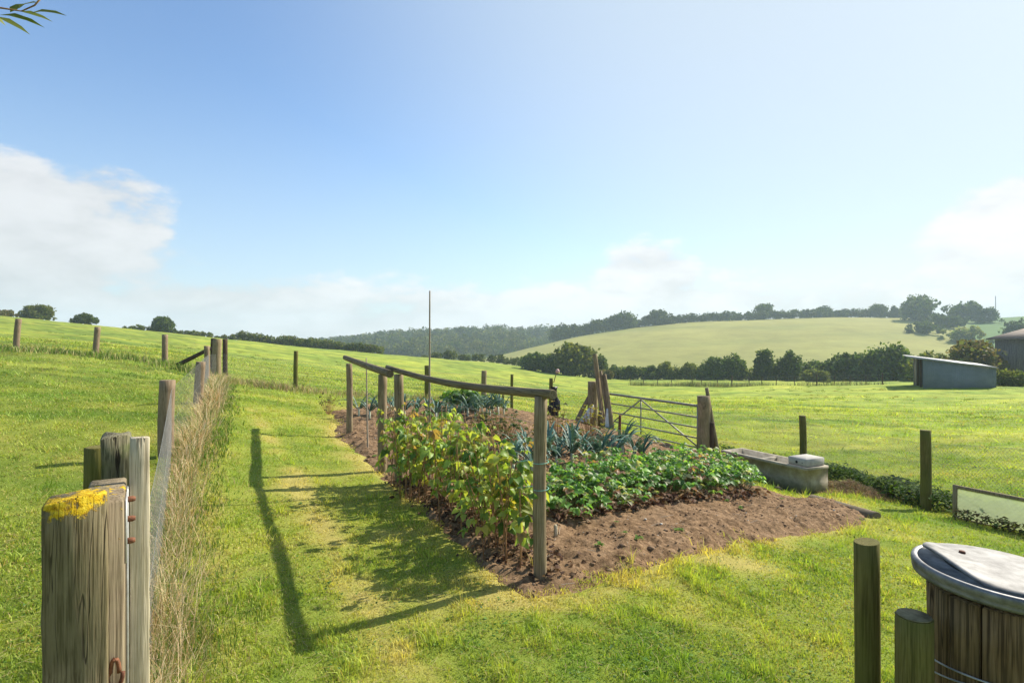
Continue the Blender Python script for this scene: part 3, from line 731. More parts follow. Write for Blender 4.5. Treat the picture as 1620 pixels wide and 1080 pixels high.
# --- right foreground
pr = thing('round_post', 'tall green-stained round post standing left of the stump', 'post', on(*W(1371, 900, 2.1)[:2]))
pole('shaft', on(*W(1371, 900, 2.1)[:2]) - np.array((0, 0, .2)), W(1371, 856, 2.1), .0425, .042, 'post_green', pr, k=22, slant=.12, rough=.02, chamfer=.05)
sp_ = W(1446, 968, 1.78)
ps = thing('stump_post', 'short thick post with sawn top tucked against the lidded barrel', 'post', on(sp_[0], sp_[1]))
pole('shaft', on(sp_[0], sp_[1]) - np.array((0, 0, .2)), sp_ - np.array((0, 0, .012)), .053, .051, 'post_green', ps, k=22, rough=.02, chamfer=.04)
v, f = loft([ring(.0475, 0, 22), ring(.0465, .003, 22)]); o = MB().add(v, f).build('sawn_top', M['endgrain'], ps, loc=Vector(sp_ - np.array((0, 0, .0105))) - ps.location)
LC = W(1583, 900, 1.80); LZ = .855; BR = .185
bl = thing('barrel', 'old upright barrel of split dark timbers bound with wire', 'barrel', on(LC[0], LC[1]))
rg = np.random.default_rng(5); cuts = np.sort(np.r_[np.arange(13) / 13 * 6.283 + (rg.random(13) - .5) * .22])
for a0, a1 in zip(cuts, np.r_[cuts[1:], cuts[0] + 6.283]):
    gap = .012 + .03 * rg.random(); aa = np.linspace(a0 + gap, a1 - gap, 6); ro = BR * (1 + (rg.random() - .5) * .07)
    rings = []
    for zz in np.linspace(-.1, 1, 9):
        z_ = zz * (LZ - .012); wob = 1 + (rg.random(6) - .5) * .03
        out = np.stack([ro * wob * np.cos(aa), ro * wob * np.sin(aa), np.full(6, z_)], -1)
        inn = np.stack([(BR - .05) * np.cos(aa[::-1]), (BR - .05) * np.sin(aa[::-1]), np.full(6, z_)], -1)
        rings.append(np.r_[out, inn])
    v, f = loft(rings); MB().add(v, f).build('stave', M['barrel'], bl)
v, f = loft([ring(BR - .06, -.1, 24), ring(BR - .06, LZ - .02, 24)]); MB().add(v, f).build('core', M['dark_wood'], bl)
an = np.linspace(0, 6.283, 50); wz = .62 + .012 * np.sin(an * 2)
mb = MB(); mb.add(*tube(np.stack([(BR + .012) * np.cos(an), (BR + .012) * np.sin(an), wz], -1), .0028, 6)); mb.add(*tube(np.stack([(BR + .013) * np.cos(an), (BR + .013) * np.sin(an), wz - .012 + .03 * np.cos(an + .6)], -1), .0028, 6))
mb.build('binding_wire', M['galv'], bl)
ld = thing('bin_lid', 'round galvanised bin lid with bent inner plate on the old barrel', 'lid', (LC[0], LC[1], LZ - .012)); ld.rotation_euler = (R(1.5), R(3.0), 0)
LR = .235
prof = [(LR - .014, -.012), (LR - .006, -.012), (LR - .003, -.002), (LR - .006, .004), (LR - .001, .010), (LR, .024), (LR - .003, .031), (LR - .010, .034), (LR - .018, .030), (LR - .04, .029), (.10, .031), (.02, .033)]
M['rim_zinc'] = metal_material('dull_rim_zinc', (.10, .10, .105), (.24, .24, .245), .5, .45, 16, .25)
v, f = loft([ring(r_, z_, 64) for r_, z_ in prof[:9]]); MB().add(v, f).build('rim', M['rim_zinc'], ld, smooth=True)
v, f = loft([ring(r_, z_ + .0015, 64) for r_, z_ in prof[8:]]); MB().add(v, f).build('top_plate', M['lid'], ld, smooth=True)
# the loose plate: disc cut straight on one side, that side curling up
pa = np.linspace(0, 6.283, 65)[:-1]; rings = []
def plate_pt(x, y, dz):
    return (x, y, .0365 + dz +   .019 * float(sstep(.02, .16, -x) * sstep(-.13, .12, y)))
for rr_, dz in ((.03, -.003), (.10, -.003), (.17, -.003), (.205, -.003), (.206, .0), (.205, .003), (.17, .003), (.10, .003), (.03, .003)):
    pts = []
    for a in pa:
        x, y = rr_ * math.cos(a), rr_ * math.sin(a); x = max(x, -.158 * min(1, rr_ / .19))
        pts.append(plate_pt(x, y, dz))
    rings.append(pts)
v, f = loft(rings); pl = MB().add(v, f).build('loose_plate', M['lid'], ld, smooth=True)
for x, y in ((-.03, .12), (.08, -.02)):
    v, f = loft([ring(.010, 0, 6), ring(.010, .007, 6), ring(.007, .009, 6)]); MB().add(v, f).build('bolt', M['rust'], pl, loc=(x, y, .0385))

# ------------------------------------------------------------------ fruit frames
def frame(name, label, posts, ends, sag, rb):
    b0 = W(posts[0][0], posts[0][2], posts[0][3]); t_ = thing(name, label, 'fruit frame', on(b0[0], b0[1]), group=None)
    tops = []
    for u, vt, vb, d, r in posts:
        b = W(u, vb, d); z0 = top(b[0], b[1]); p1 = W(u, vt, d); ut = p1
        o = pole('post', (b[0], b[1], z0 - .25), (p1[0], p1[1], p1[2]), r, r * .95, 'post', t_, k=16); tops.append((b, p1))
    pole('beam', ends[0], ends[1], rb, rb * 1.12, 'beam', t_, k=12, sag=sag, nseg=14, rough=.07)
    mb = MB()
    for hh in (.45, .75, 1.02):
        pts = [np.array((b[0], b[1], top(b[0], b[1]) + hh)) + (np.array((.0, -.045, 0))) for b, _ in tops]
        mb.add(*segs([pts[0]], [pts[1]], .0014, 4))
    o = mb.build('wire', M['wire']); o.parent = t_; o.location = -t_.location
    return t_, tops
fA, topsA = frame('fruit_frame', 'shorter far frame of two posts under a round beam', [(552.5, 575, 690, 9.4, .053), (605.5, 592, 746, 7.0, .056)], (W(546, 565.5, 9.7), W(617, 591, 6.62)), -.0, .042)
fB, topsB = frame('fruit_frame', 'long near frame of two posts under a sagging beam over raspberries', [(630.5, 592, 760, 6.5, .055), (856, 627, 918, 3.86, .047)], (W(613, 581, 6.9), W(875, 624, 3.74)), .055, .030)
for hh in (.58, .76):
    b = topsB[1][0]; an = np.linspace(0, 6.4, 20); zt_ = top(b[0], b[1]) + hh
    pts = np.r_[np.stack([b[0] + .051 * np.cos(an + 2.4), b[1] + .051 * np.sin(an + 2.4), zt_ - .01 + .02 * an / 6.3], -1), [(b[0] - .16, b[1] + .1, zt_ - .02)]]
    o = MB().add(*tube(pts, .003, 5)).build('twine_tie', M['twine']); o.parent = fB; o.location = -fB.location
def cane(name, label, cat, p0, p1, r, mat='cane', k=8):
    o = pole(name, p0, p1, r, r * .6, mat, k=k, nseg=14, rough=.02); return tag(o, label, cat)
q_ = W(684, 700, 6.3); cane('bamboo_cane', 'tall bamboo cane rising above the sagging beam', 'cane', (W(680, 720, 6.3)[0], 6.3, top(W(680, 720, 6.3)[0], 6.3) - .1), W(685, 460, 6.3), .013)
b_ = W(582, 715, 8.2); cane('bamboo_cane', 'slim bamboo cane leaning on the far frame beam', 'cane', (b_[0], b_[1], top(b_[0], b_[1]) - .1), W(579.5, 566, 8.5), .014)
for u, vt, vb, d, lab in ((655, 648, 690, 10.2, 'dark rusty stake topped with a tuft among back leeks'), (683.5, 648, 693, 10.0, 'dark rusty stake close behind the tall bamboo cane')):
    b = W(u, vb, d); cane('stake', lab, 'stake', (b[0], b[1], top(b[0], b[1]) - .1), W(u, vt, d), .030, 'dark_wood')
b = G(981, 716); cane('iron_stake', 'thin rusty iron stake standing in front of the metal gate', 'stake', b - np.array((0, 0, .1)), (b[0] - .03, b[1], W(980, 656, b[1])[2]), .034, 'rust')
b = G(879, 857); o = timber('marker_peg', 'small flat wooden row marker peg in the bare soil', 'peg', b[:2], .028, .014, float(b[2]) + .125, 'batten', rz=.3, nseg=4)

# ------------------------------------------------------------------ gate, trough and things around them
gl, grt = W(937, 672, 15.0), W(1113, 718, 12.0)
def gate_thing(name, label, u, vt, vb, d, r, mat):
    b = W(u, vb, d); t_ = thing(name, label, 'gate post', on(b[0], b[1])); upright('shaft', u, vt, vb, d, r, mat, t_, r1=r * .97); return t_
gate_thing('gate_post', 'weathered post hung with poles at the left end of the metal gate', 938, 603, 674, 15.0, .135, 'post')
gate_thing('gate_post', 'stout weathered post between the metal gate and the trough', 1113, 626, 720, 12.0, .135, 'post')
ga = np.array((W(958, 622, 14.75)[0], 14.75)); gbv = np.array((W(1104, 640, 12.05)[0], 12.05)); GL = float(np.hypot(*(gbv - ga)))
za = W(958, 622, 14.75)[2]; zb = W(1104, 642, 12.05)[2]; Gh = 1.02
gt = thing('metal_gate', 'five-barred tubular metal gate with crossed braces', 'gate', (ga[0], ga[1], za - Gh))
gt.rotation_euler = (0, -math.asin((zb - za) / GL), math.atan2(gbv[1] - ga[1], gbv[0] - ga[0]))
for z_, r_ in ((1.02, .028), (.78, .018), (.56, .018), (.34, .018), (.14, .018)):
    MB().add(*tube([(0.02, 0, z_), (GL * .5, 0, z_), (GL - .02, 0, z_)], r_, 8)).build('rail', M['gate_metal'], gt, smooth=True)
for x in (0.0, GL): MB().add(*tube([(x, 0, .08), (x, 0, .5), (x, 0, 1.06)], .026, 8)).build('stile', M['gate_metal'], gt, smooth=True)
for pa_, pb_ in (((0, .14), (GL * .42, .98)), ((GL * .42, .98), (GL, .14)), ((GL * .42, .14), (GL * .42, .98))):
    MB().add(*tube([(pa_[0], .028, pa_[1]), ((pa_[0] + pb_[0]) / 2, .028, (pa_[1] + pb_[1]) / 2), (pb_[0], .028, pb_[1])], .017, 6)).build('brace', M['gate_metal'], gt, smooth=True)
for (u0, v0, u1, v1, d0, d1, r, lab, mat) in (
        (957, 690, 941, 560, 14.6, 14.75, .068, 'tallest of the timber poles leaning on the left gate post', 'post'),
        (963, 668, 950, 587, 14.5, 14.6, .05, 'middle slim pole in the bundle beside the left gate post', 'post_pale'),
        (970, 688, 956, 592, 14.3, 14.6, .065, 'pole leaning nearest the gate in the bundle by its left post', 'post'),
        (953, 676, 946, 598, 14.55, 14.68, .045, 'short pole tucked behind the tallest pole of the bundle', 'post_pale'),
        (947, 684, 951, 612, 14.7, 14.75, .05, 'shortest pole in the bundle by the left gate post', 'post_green'),
        (906, 680, 934, 624, 15.0, 15.05, .06, 'pole slanting away left from the left gate post', 'post_pale'),
        (1135, 712, 1118, 613, 11.95, 12.05, .05, 'crooked pole leaning behind the right gate post', 'post')):
    a, b = W(u0, v0, d0), W(u1, v1, d1); gz = float(H(a[0], a[1])[0]); 
    a = a + (a - b) * ((gz - .05 - a[2]) / (a[2] - b[2]))
    tag(pole('leaning_pole', a, b, r, r * .8, mat, rough=.08), lab, 'pole')
b = W(1127, 716, 11.9); tag(pole('short_stake', on(b[0], b[1]) - np.array((0, 0, .1)), W(1127, 668, 11.9), .045, .04, 'dark_wood'), 'short reddish stake between the right gate post and crooked pole', 'stake')
b = W(935, 690, 14.7); 
def sack(name, label, u, v, d, hgt, wid, lean, mat='sack', cat='sack'):
    b = W(u, v, d); x, y = b[0], b[1]; z = float(H(x, y)[0]); rg = np.random.default_rng(int(u)); rings = []
    for i, s_ in enumerate(np.linspace(0, 1, 9)):
        a = np.arange(14) / 14 * 6.283; w_ = wid * (1 - .75 * s_ ** 1.3) * (1 + .22 * (rg.random(14) - .5))
        rings.append(np.stack([w_ * np.cos(a) + lean * s_, w_ * .55 * np.sin(a), np.full(14, s_ * hgt) + (rg.random(14) - .5) * .03], -1))
    v_, f_ = loft(rings); return tag(MB().add(v_, f_).build(name, M[mat], loc=(x, y, z), smooth=False), label, cat)
sack('sack', 'white plastic sacking slumped against the left side of the pole bundle', 924, 682, 14.85, .50, .15, .22)
sack('sack', 'narrow white plastic sack hanging beside the gate end of the pole bundle', 962, 680, 14.4, .50, .08, -.02)
# post wrapped in black plastic with a stick
b = W(874, 662, 15.0); t_ = thing('wrapped_post', 'fence post draped in black plastic with a pink topped stick', 'post', on(b[0], b[1]))
upright('shaft', 872, 598, 662, 15.0, .05, 'post_green', t_)
rings = []; rg = np.random.default_rng(3)
for s_ in np.linspace(0, 1, 12):
    a = np.arange(14) / 14 * 6.283; w_ = (.12 + .05 * math.sin(s_ * 6) * (s_ > .2)) * (1 + .5 * (rg.random(14) - .5))
    rings.append(np.stack([w_ * np.cos(a) + .03 + .08 * sstep(.3, .6, s_) * (1 - s_), w_ * .7 * np.sin(a), np.full(14, .02 + s_ * .82)], -1))
v, f = loft(rings); MB().add(v, f).build('black_wrap', M['black_plastic'], t_)
bp = Vector(t_.location); sk = pole('stick', W(876, 605, 15), W(881, 588, 15), .012, .01, 'post_pale', t_)
v, f = loft([ring(.03, 0, 8), ring(.055, .03, 8), ring(.045, .08, 8), ring(.02, .11, 8)]); MB().add(v, f).build('topper', M['pink'], t_, loc=Vector(W(882, 590, 15)) - bp)

# concrete trough
tb = W(1275, 782, 8.7); ta = W(1132, 748, 10.2); tv = (ta - tb)[:2]; TL = float(np.hypot(*tv)); tz = min(float(H(tb[0], tb[1])[0]), tb[2]) - .02
tr = thing('water_trough', 'long grey concrete cattle trough green with algae at its foot', 'trough', (tb[0], tb[1], tz)); tr.rotation_euler = (R(0), R(.6), math.atan2(tv[1], tv[0]) - R(5))
TW, TH_, tk = .50, .42, .05          # local x runs along the trough, y goes away to its far side (negative)
rim = .022
def trough_rings():
    o = lambda g, z: [(-g, g, z), (TL + g, g, z), (TL + g, -TW - g, z), (-g, -TW - g, z)]
    return [o(-.004, -.06), o(-.002, .18), o(0, TH_ - .045), o(.005, TH_ - .042), o(.006, TH_ - .004), o(.003, TH_), o(-tk, TH_), o(-tk - .02, TH_ - .30), o(-tk - .3 * TW, TH_ - .305)]
v, f = loft(trough_rings()); MB().add(v, f).build('basin', M['concrete'], tr)
MB().add(*boxv(TL * .52, TL * .52 + .05, -TW + tk + .003, -tk - .003, TH_ - .29, TH_ - .015, .006)).build('divider', M['concrete'], tr)
M['white_concrete'] = speckle_material('pale_concrete', [(.3, (.32, .30, .265)), (.7, (.48, .46, .42))], 9, .9, .3)
cv = MB().add(*boxv(.03, .36, -TW + .03, -.05, TH_ + .002, TH_ + .125, .012)).build('valve_cover', M['white_concrete'], tr)
v, f = tube([(.20, -.0505, TH_ + .06), (.20, -.047, TH_ + .06)], .022, 12); MB().add(v, f).build('hole_shade', M['black_plastic'], cv)  # solid black disc stands in for the shade inside an opening
v, f = tube([(.10, -.0505, TH_ + .06), (.10, -.047, TH_ + .06)], .008, 8); MB().add(v, f).build('hole_shade', M['black_plastic'], cv)  # smaller black disc, likewise shade put in as colour
# water level inside
t = NT('trough_water'); t.base((.02, .025, .018), .08, .5); M['water'] = t.m
MB().add([(tk + .008, -tk - .008, TH_ - .14), (TL - tk - .008, -tk - .008, TH_ - .14), (TL - tk - .008, -TW + tk + .008, TH_ - .14), (tk + .008, -TW + tk + .008, TH_ - .14)], [[3, 2, 1, 0]]).build('water', M['water'], tr)

# bed edging log and clippings
a, b = G(1283, 787), G(1386, 822)
tag(pole('log', (a[0], a[1], a[2] - .01), (b[0], b[1], b[2] + .012), .055, .07, 'beam', rough=.12, chamfer=.1), 'split log edging the right corner of the dug soil', 'log')
a, b = G(945, 697), G(985, 722)
tag(pole('plank', (a[0], a[1], top(a[0], a[1]) + .02), (b[0], b[1], top(b[0], b[1]) + .03), .05, .05, 'post_pale', rough=.1), 'pale half-buried timber beside the iron stake', 'timber')
b = G(1232, 776); v, f = loft([ring(.03, 0, 12), ring(.045, .02, 12), ring(.045, .06, 12), ring(.03, .065, 12)])
pt = thing('flint_stone', 'small dark flint standing on the soil in front of the trough', 'stone', (b[0], b[1], top(b[0], b[1]))); v2, f2 = rocks(np.zeros((1, 2)), np.array([.03]), np.array([.05])); MB().add(v2, f2).build('stone', M['bark'], pt)

# glazed panel at the right edge
ca, cb_ = W(1508, 818, 7.5), W(1640, 850, 6.6); cv_ = (cb_ - ca)[:2]; CL = 1.7
cfz = float(H(ca[0], ca[1])[0])
cf = thing('cold_frame_panel', 'timber framed glazed cold frame panel standing on the right edge', 'cold frame', (ca[0], ca[1], cfz)); cf.rotation_euler = (R(-4), R(-2.5), math.atan2(cv_[1], cv_[0]))
t = NT('whitewashed_glass'); n = t.noise(t.coord(), 5, 6, .65)
t.base(t.ramp(n, [(.3, (.36, .42, .24)), (.6, (.58, .62, .46)), (.8, (.66, .70, .58))]), .35, .4); M['glass'] = t.m
tm_ = NT('glass_translucent')
tr_ = t.node('ShaderNodeBsdfTranslucent'); tr_.inputs[0].default_value = (.62, .70, .42, 1); mx = t.node('ShaderNodeMixShader'); mx.inputs[0].default_value = .5
t.l.new(t.b.outputs[0], mx.inputs[1]); t.l.new(tr_.outputs[0], mx.inputs[2]); tp_ = t.node('ShaderNodeBsdfTransparent'); m2_ = t.node('ShaderNodeMixShader'); m2_.inputs[0].default_value = .55; t.l.new(mx.outputs[0], m2_.inputs[1]); t.l.new(tp_.outputs[0], m2_.inputs[2])
t.l.new(m2_.outputs[0], t.out.inputs[0])
MB().add(*boxv(.05, CL - .05, -.004, .004, .02, .39, .001)).build('glass_pane', M['glass'], cf)
for nm, bx in (('frame_bar', (0, CL, -.02, .02, .39, .43)), ('frame_bar', (0, CL, -.02, .02, -.02, .02)), ('frame_bar', (0, .05, -.021, .021, -.06, .432)), ('frame_bar', (CL - .05, CL, -.021, .021, -.06, .432))):
    v, f = boxv(*bx); MB().add(v, f).build(nm, M['post'], cf)

# ------------------------------------------------------------------ shed and barn
t = NT('shed_cladding'); v = t.coord()
wv = t.node('ShaderNodeTexWave'); wv.wave_type = 'BANDS'; wv.bands_direction = 'X'; wv.inputs['Scale'].default_value = 2.2; wv.inputs['Distortion'].default_value = 0; t.l.new(v, wv.inputs[0])
c = t.ramp(t.noise(v, 1.3, 6, .6), [(.3, (.125, .15, .158)), (.7, (.18, .205, .213))]); t.base(c, .6, .3); t.bump(wv.outputs[1], .5, .03); M['shed'] = t.m
M['shed_roof'] = metal_material('shed_roof_sheet', (.22, .22, .225), (.36, .36, .365), .55, .2, 2)
M['boards'] = wood_material('barn_boards', (.08, .068, .058), (.19, .165, .145), (.29, .26, .23), None, 0, .5, .12)
M['barn_roof'] = speckle_material('barn_roof_tin', [(.3, (.085, .055, .04)), (.55, (.15, .105, .08)), (.75, (.22, .17, .14))], 1.2, .7, .3)
sa = W(1460, 614, 54.0); dirS = np.array((10, -5.9)); dirS = dirS / np.hypot(*dirS)
z0 = float(H(sa[0], sa[1])[0])
sh = thing('field_shed', 'blue-grey open-fronted field shed with pale sloping roof', 'shed', (sa[0], sa[1], z0)); sh.rotation_euler = (0, 0, math.atan2(dirS[1], dirS[0]))
SL, SD = 5.4, 9.0
def quadwall(p, thick, axis):
    p = np.array(p, float); o = np.zeros(3); o[axis] = thick; v = np.r_[p, p + o]
    return v, [[0, 1, 2, 3], [7, 6, 5, 4], [0, 4, 5, 1], [1, 5, 6, 2], [2, 6, 7, 3], [3, 7, 4, 0]]
zl, zr = 2.72, 2.02
MB().add(*quadwall([(0, 0, -.8), (SL, 0, -.8), (SL, 0, zr), (0, 0, zl)], .06, 1)).build('side_wall', M['shed'], sh)
MB().add(*quadwall([(0, SD, -.8), (SL, SD, -.8), (SL, SD, zr + .12), (0, SD, zl + .12)], .06, 1)).build('side_wall', M['shed'], sh)
MB().add(*quadwall([(SL - .06, .063, -.8), (SL - .06, SD - .003, -.8), (SL - .06, SD - .003, zr - .02), (SL - .06, .063, zr - .02)], .055, 0)).build('back_wall', M['shed'], sh)
for yy in (.3, 3.0, 6.0, 8.7): MB().add(*boxv(.03, .21, yy - .09, yy + .09, -.6, zl - .04, .01)).build('front_post', M['dark_wood'], sh)
MB().add(*quadwall([(.06, 6.0, -.6), (.06, SD - .1, -.6), (.06, SD - .1, zl - .1), (.06, 6.0, zl - .1)], .05, 0)).build('front_boarding', M['boards'], sh)
sl_ = (zr - zl) / SL
rings = [(-.95, -.25, zl - sl_ * -.95 * -1 + .01), ]
rx0, rx1 = -.95, SL + .15
def rz_(x): return zl + sl_ * x + .006
v = [(rx0, -.2, rz_(rx0)), (rx1, -.2, rz_(rx1)), (rx1, SD + .25, rz_(rx1) + .06), (rx0, SD + .25, rz_(rx0) + .06)]; v = np.r_[v, np.array(v) + np.array((0, 0, .09))]
MB().add(v, [[3, 2, 1, 0], [4, 5, 6, 7], [0, 1, 5, 4], [1, 2, 6, 5], [2, 3, 7, 6], [3, 0, 4, 7]]).build('roof', M['shed_roof'], sh)

ba = W(1574, 580, 84.0); bz = float(H(ba[0], ba[1])[0])
bn = thing('barn', 'old barn of grey vertical boards with rusty tin roof', 'barn', (ba[0], ba[1], bz)); bn.rotation_euler = (0, 0, R(-70))
bh = W(1585, 537, 84)[2] - bz
MB().add(*quadwall([(0, 0, -.5), (4.2, 0, -.5), (4.2, 0, bh), (0, 0, bh)], .1, 1)).build('wall', M['boards'], bn)
MB().add(*quadwall([(5.6, .003, -.5), (22, .003, -.5), (22, .003, bh - .9), (5.6, .003, bh - .9)], .1, 1)).build('wall', M['boards'], bn)
MB().add(*quadwall([(-.001, .103, -.5), (-.001, 18.9, -.5), (-.001, 18.9, bh), (-.001, .103, bh)], .1, 0)).build('wall', M['boards'], bn)
MB().add(*quadwall([(0.1, 19, -.5), (22, 19, -.5), (22, 19, bh), (0.1, 19, bh)], .1, 1)).build('wall', M['dark_wood'], bn)
for x in (4.3, 5.5): MB().add(*boxv(x, x + .22, -.02, .2, -.5, bh - .05, .02)).build('door_post', M['dark_wood'], bn)
v = np.array([(-.8, -.7, bh + .02), (22.5, -.7, bh + .02), (22.5, 10, bh + 1.9), (-.8, 10, bh + 1.9)]); v = np.r_[v, v + np.array((0, 0, .12))]
MB().add(v, [[3, 2, 1, 0], [4, 5, 6, 7], [0, 1, 5, 4], [1, 2, 6, 5], [2, 3, 7, 6], [3, 0, 4, 7]]).build('roof', M['barn_roof'], bn)
v = np.array([(-.8, 20, bh + .02), (22.5, 20, bh + .02), (22.5, 10.05, bh + 1.88), (-.8, 10.05, bh + 1.88)]); v = np.r_[v, v + np.array((0, 0, .12))]
MB().add(v, [[0, 1, 2, 3], [7, 6, 5, 4], [4, 5, 1, 0], [5, 6, 2, 1], [6, 7, 3, 2], [7, 4, 0, 3]]).build('roof', M['barn_roof'], bn)
v = np.array([(5.2, -2.6, bh - 1.9), (22.5, -2.6, bh - 1.9), (22.5, -.02, bh - .9), (5.2, -.02, bh - .9)]); v = np.r_[v, v + np.array((0, 0, .1))]
MB().add(v, [[3, 2, 1, 0], [4, 5, 6, 7], [0, 1, 5, 4], [1, 2, 6, 5], [2, 3, 7, 6], [3, 0, 4, 7]]).build('lean_to_roof', M['barn_roof'], bn)

# ------------------------------------------------------------------ trees and bushes
DARK = [(0.050, 0.088, 0.022), (0.075, 0.119, 0.027), (0.106, 0.150, 0.037)]
OLIVE = [(0.088, 0.125, 0.027), (0.150, 0.181, 0.040), (0.213, 0.225, 0.056)]
BROWN = [(0.163, 0.138, 0.050), (0.225, 0.175, 0.075), (0.138, 0.163, 0.044)]
PALE = [(.14, .17, .05), (.19, .20, .08), (.12, .15, .05)]
def crown_pts(n, nl, w, h, z0, squash=.8, seed=0, spread=1.0):
    rg = np.random.default_rng(seed)
    zz = rg.random(nl) ** .9; lim = np.sqrt(np.clip(1 - (zz * .93) ** 2.2, .05, 1)); a_ = rg.random(nl) * 6.283; rr_ = np.sqrt(.25 + .75 * rg.random(nl))
    rad = min(w, h) * (.09 + .15 * rg.random(nl) ** 1.5)
    c_ = np.stack([np.cos(a_) * rr_ * lim * (w * .5 - rad * .7), np.sin(a_) * rr_ * lim * (w * .5 - rad * .7) * spread, z0 + rad * .4 + zz * (h - rad * 1.4)], -1)
    k0 = max(2, nl // 6)
    for q in range(k0): c_[q] = ((q / (k0 - 1) - .5) * w * .42, 0, z0 + h * (.40 + .1 * rg.random())); rad[q] = min(w * .34, h * .42)
    rad = np.minimum(rad, np.maximum(z0 + h - c_[:, 2], .08 * h))
    i = rg.choice(nl, n, p=rad ** 2 / (rad ** 2).sum()); d = unit(rg.normal(size=(n, 3)))
    s = np.where(rg.random(n) < .8, .80 + .28 * rg.random(n), .4 + .4 * rg.random(n)); far_ = rg.random(n) < .09; s[far_] = 1.05 + .35 * rg.random(far_.sum())
    p = c_[i] + d * (rad[i] * s)[:, None] * np.array((1, 1, squash))
    return p, d, c_, rad, i
def crown(n, w, h, z0, pal, ls, nl=14, seed=0, squash=.9):
    rg = np.random.default_rng(seed + 99); p, d, c_, rad, i = crown_pts(n, nl, w, h, z0, squash, seed)
    lobe = .8 + .4 * rg.random(nl); col = mixcol(pal, n, .25) * lobe[i][:, None]
    L = ls * (.6 + .9 * rg.random(n))
    return flakes(p, d + rg.normal(size=(n, 3)) * .9, rg.normal(size=(n, 3)), L, L * .75, col), c_, rad
def make_tree(name, w, h, pal, n=3200, ls=.28, bare=.18, nl=14, seed=0, label='', cat='tree', loc=(0, 0, 0), group=None, rz=None):
    t_ = thing(name, label, cat, loc, rng.random() * 6.28 if rz is None else rz, group)
    fl_, c_, rad = crown(n, w, h * (1 - bare), h * bare, pal, ls, nl, seed)
    mb = MB(); mb.add(*fl_); mb.build('crown', M['tree_leaf'], t_)
    tk_ = MB(); r0 = max(.06, h * .028)
    tk_.add(*tube([(0, 0, -.6), (.03 * w * .3, 0, h * bare * .6), (0, .02 * w, h * (bare + .25)), (0, 0, h * .65)], [r0 * 1.25, r0, r0 * .75, r0 * .25], 8))
    for c__ in c_[1:7]:
        s0 = np.array((0, 0, h * (bare * .7 + .12))); tk_.add(*tube([s0, s0 * .4 + c__ * .6 + np.array((0, 0, -.04 * h)), c__], [r0 * .5, r0 * .3, r0 * .1], 6))
    tk_.build('trunk', M['bark'], t_); return t_
def at_far(u, vb, d, fn=None):
    x = (u - 810) / F_PX * d
    return np.array((x, d, float((fn or H)(x, d)[0]) - .15))
def px_tree(name, u, vb, wpx, hpx, d, pal, label, fn=None, n=3000, bare=.12, nl=26, cat='tree', seed=None, group=None, gain=1.0):
    gain = gain * (1.9 if pal is PALE and fn is not None else 1.0); pal = [tuple(c_ * gain for c_ in q_) for q_ in pal]
    p = at_far(u, vb, d, fn); 
    ztop = EYE - (vb - hpx - 540) / F_PX * d; h = max(ztop - p[2], hpx / F_PX * d * .6); w = wpx / F_PX * d
    return make_tree(name, w, h, pal, n,   .078 * (w * h) ** .5, bare, nl, int(u) if seed is None else seed, label, cat, p, group)

for a in ((8, 505, 40, 16, 122, BROWN, 'small scruffy tree at the far left end of the skyline'),
          (62, 509, 52, 29, 122, OLIVE, 'round bushy tree, largest of those on the left skyline'),
          (40, 506, 30, 12, 125, DARK, 'low dark bush just left of the largest skyline tree'),
          (134, 516, 42, 22, 123, DARK, 'low dome-shaped tree alone on the left skyline'),
          (257, 527, 40, 27, 127, DARK, 'wind-trimmed tree on the skyline left of the corner posts'),
          (910, 597, 76, 57, 118, OLIVE, 'tallest sunlit bush left of the pole bundle'),
          (846, 588, 52, 33, 122, DARK, 'broad dark bush at the left end of the valley hedge'),
          (876, 592, 46, 34, 119, DARK, 'dark bush squeezed against the tallest sunlit bush'),
          (949, 592, 30, 34, 120, DARK, 'dark bush rising behind the tips of the leaning poles'),
          (955, 603, 40, 20, 112, BROWN, 'brownish low bush behind the pole bundle'),
          (975, 599, 26, 24, 119, DARK, 'first small round bush right of the pole bundle'),
          (998, 600, 28, 24, 117, DARK, 'second small round bush right of the pole bundle'),
          (1028, 600, 30, 24, 117, DARK, 'low round bush midway between pole bundle and gate'),
          (1053, 600, 30, 30, 116, OLIVE, 'tallest of the small round bushes behind the gate'),
          (1091, 600, 34, 27, 115, OLIVE, 'round bush behind the right end of the gate'),
          (1132, 602, 46, 44, 113, DARK, 'left half of the big dark double thicket'),
          (1162, 602, 44, 44, 112, DARK, 'right half of the big dark double thicket'),
          (1210, 604, 36, 52, 111, DARK, 'narrow dark tree right of the double thicket'),
          (1247, 604, 42, 54, 110, DARK, 'dark tree with round overhanging top in the valley hedge'),
          (1296, 604, 66, 36, 110, DARK, 'low dark bush between round topped tree and taller hedge'),
          (1345, 605, 74, 50, 107, DARK, 'broad dark bush midway along the right valley hedge'),
          (1404, 607, 78, 64, 104, DARK, 'tall dark bush just left of the blue-grey shed'),
          (1290, 605, 56, 22, 98, PALE, 'pale bramble mound in front of the valley hedge'),
          (1470, 598, 62, 44, 92, OLIVE, 'olive bush behind the shed roof ridge'),
          (1540, 596, 92, 62, 82, BROWN, 'brownish bush between shed and barn'),
          (1598, 614, 56, 32, 60, OLIVE, 'low rounded bush right of the shed')):
    px_tree('tree' if 'tree' in a[6] else 'bush', *a, cat='tree' if 'tree' in a[6] else 'bush', bare=0.0 if 'skyline' not in a[6] else .07, n=4200)
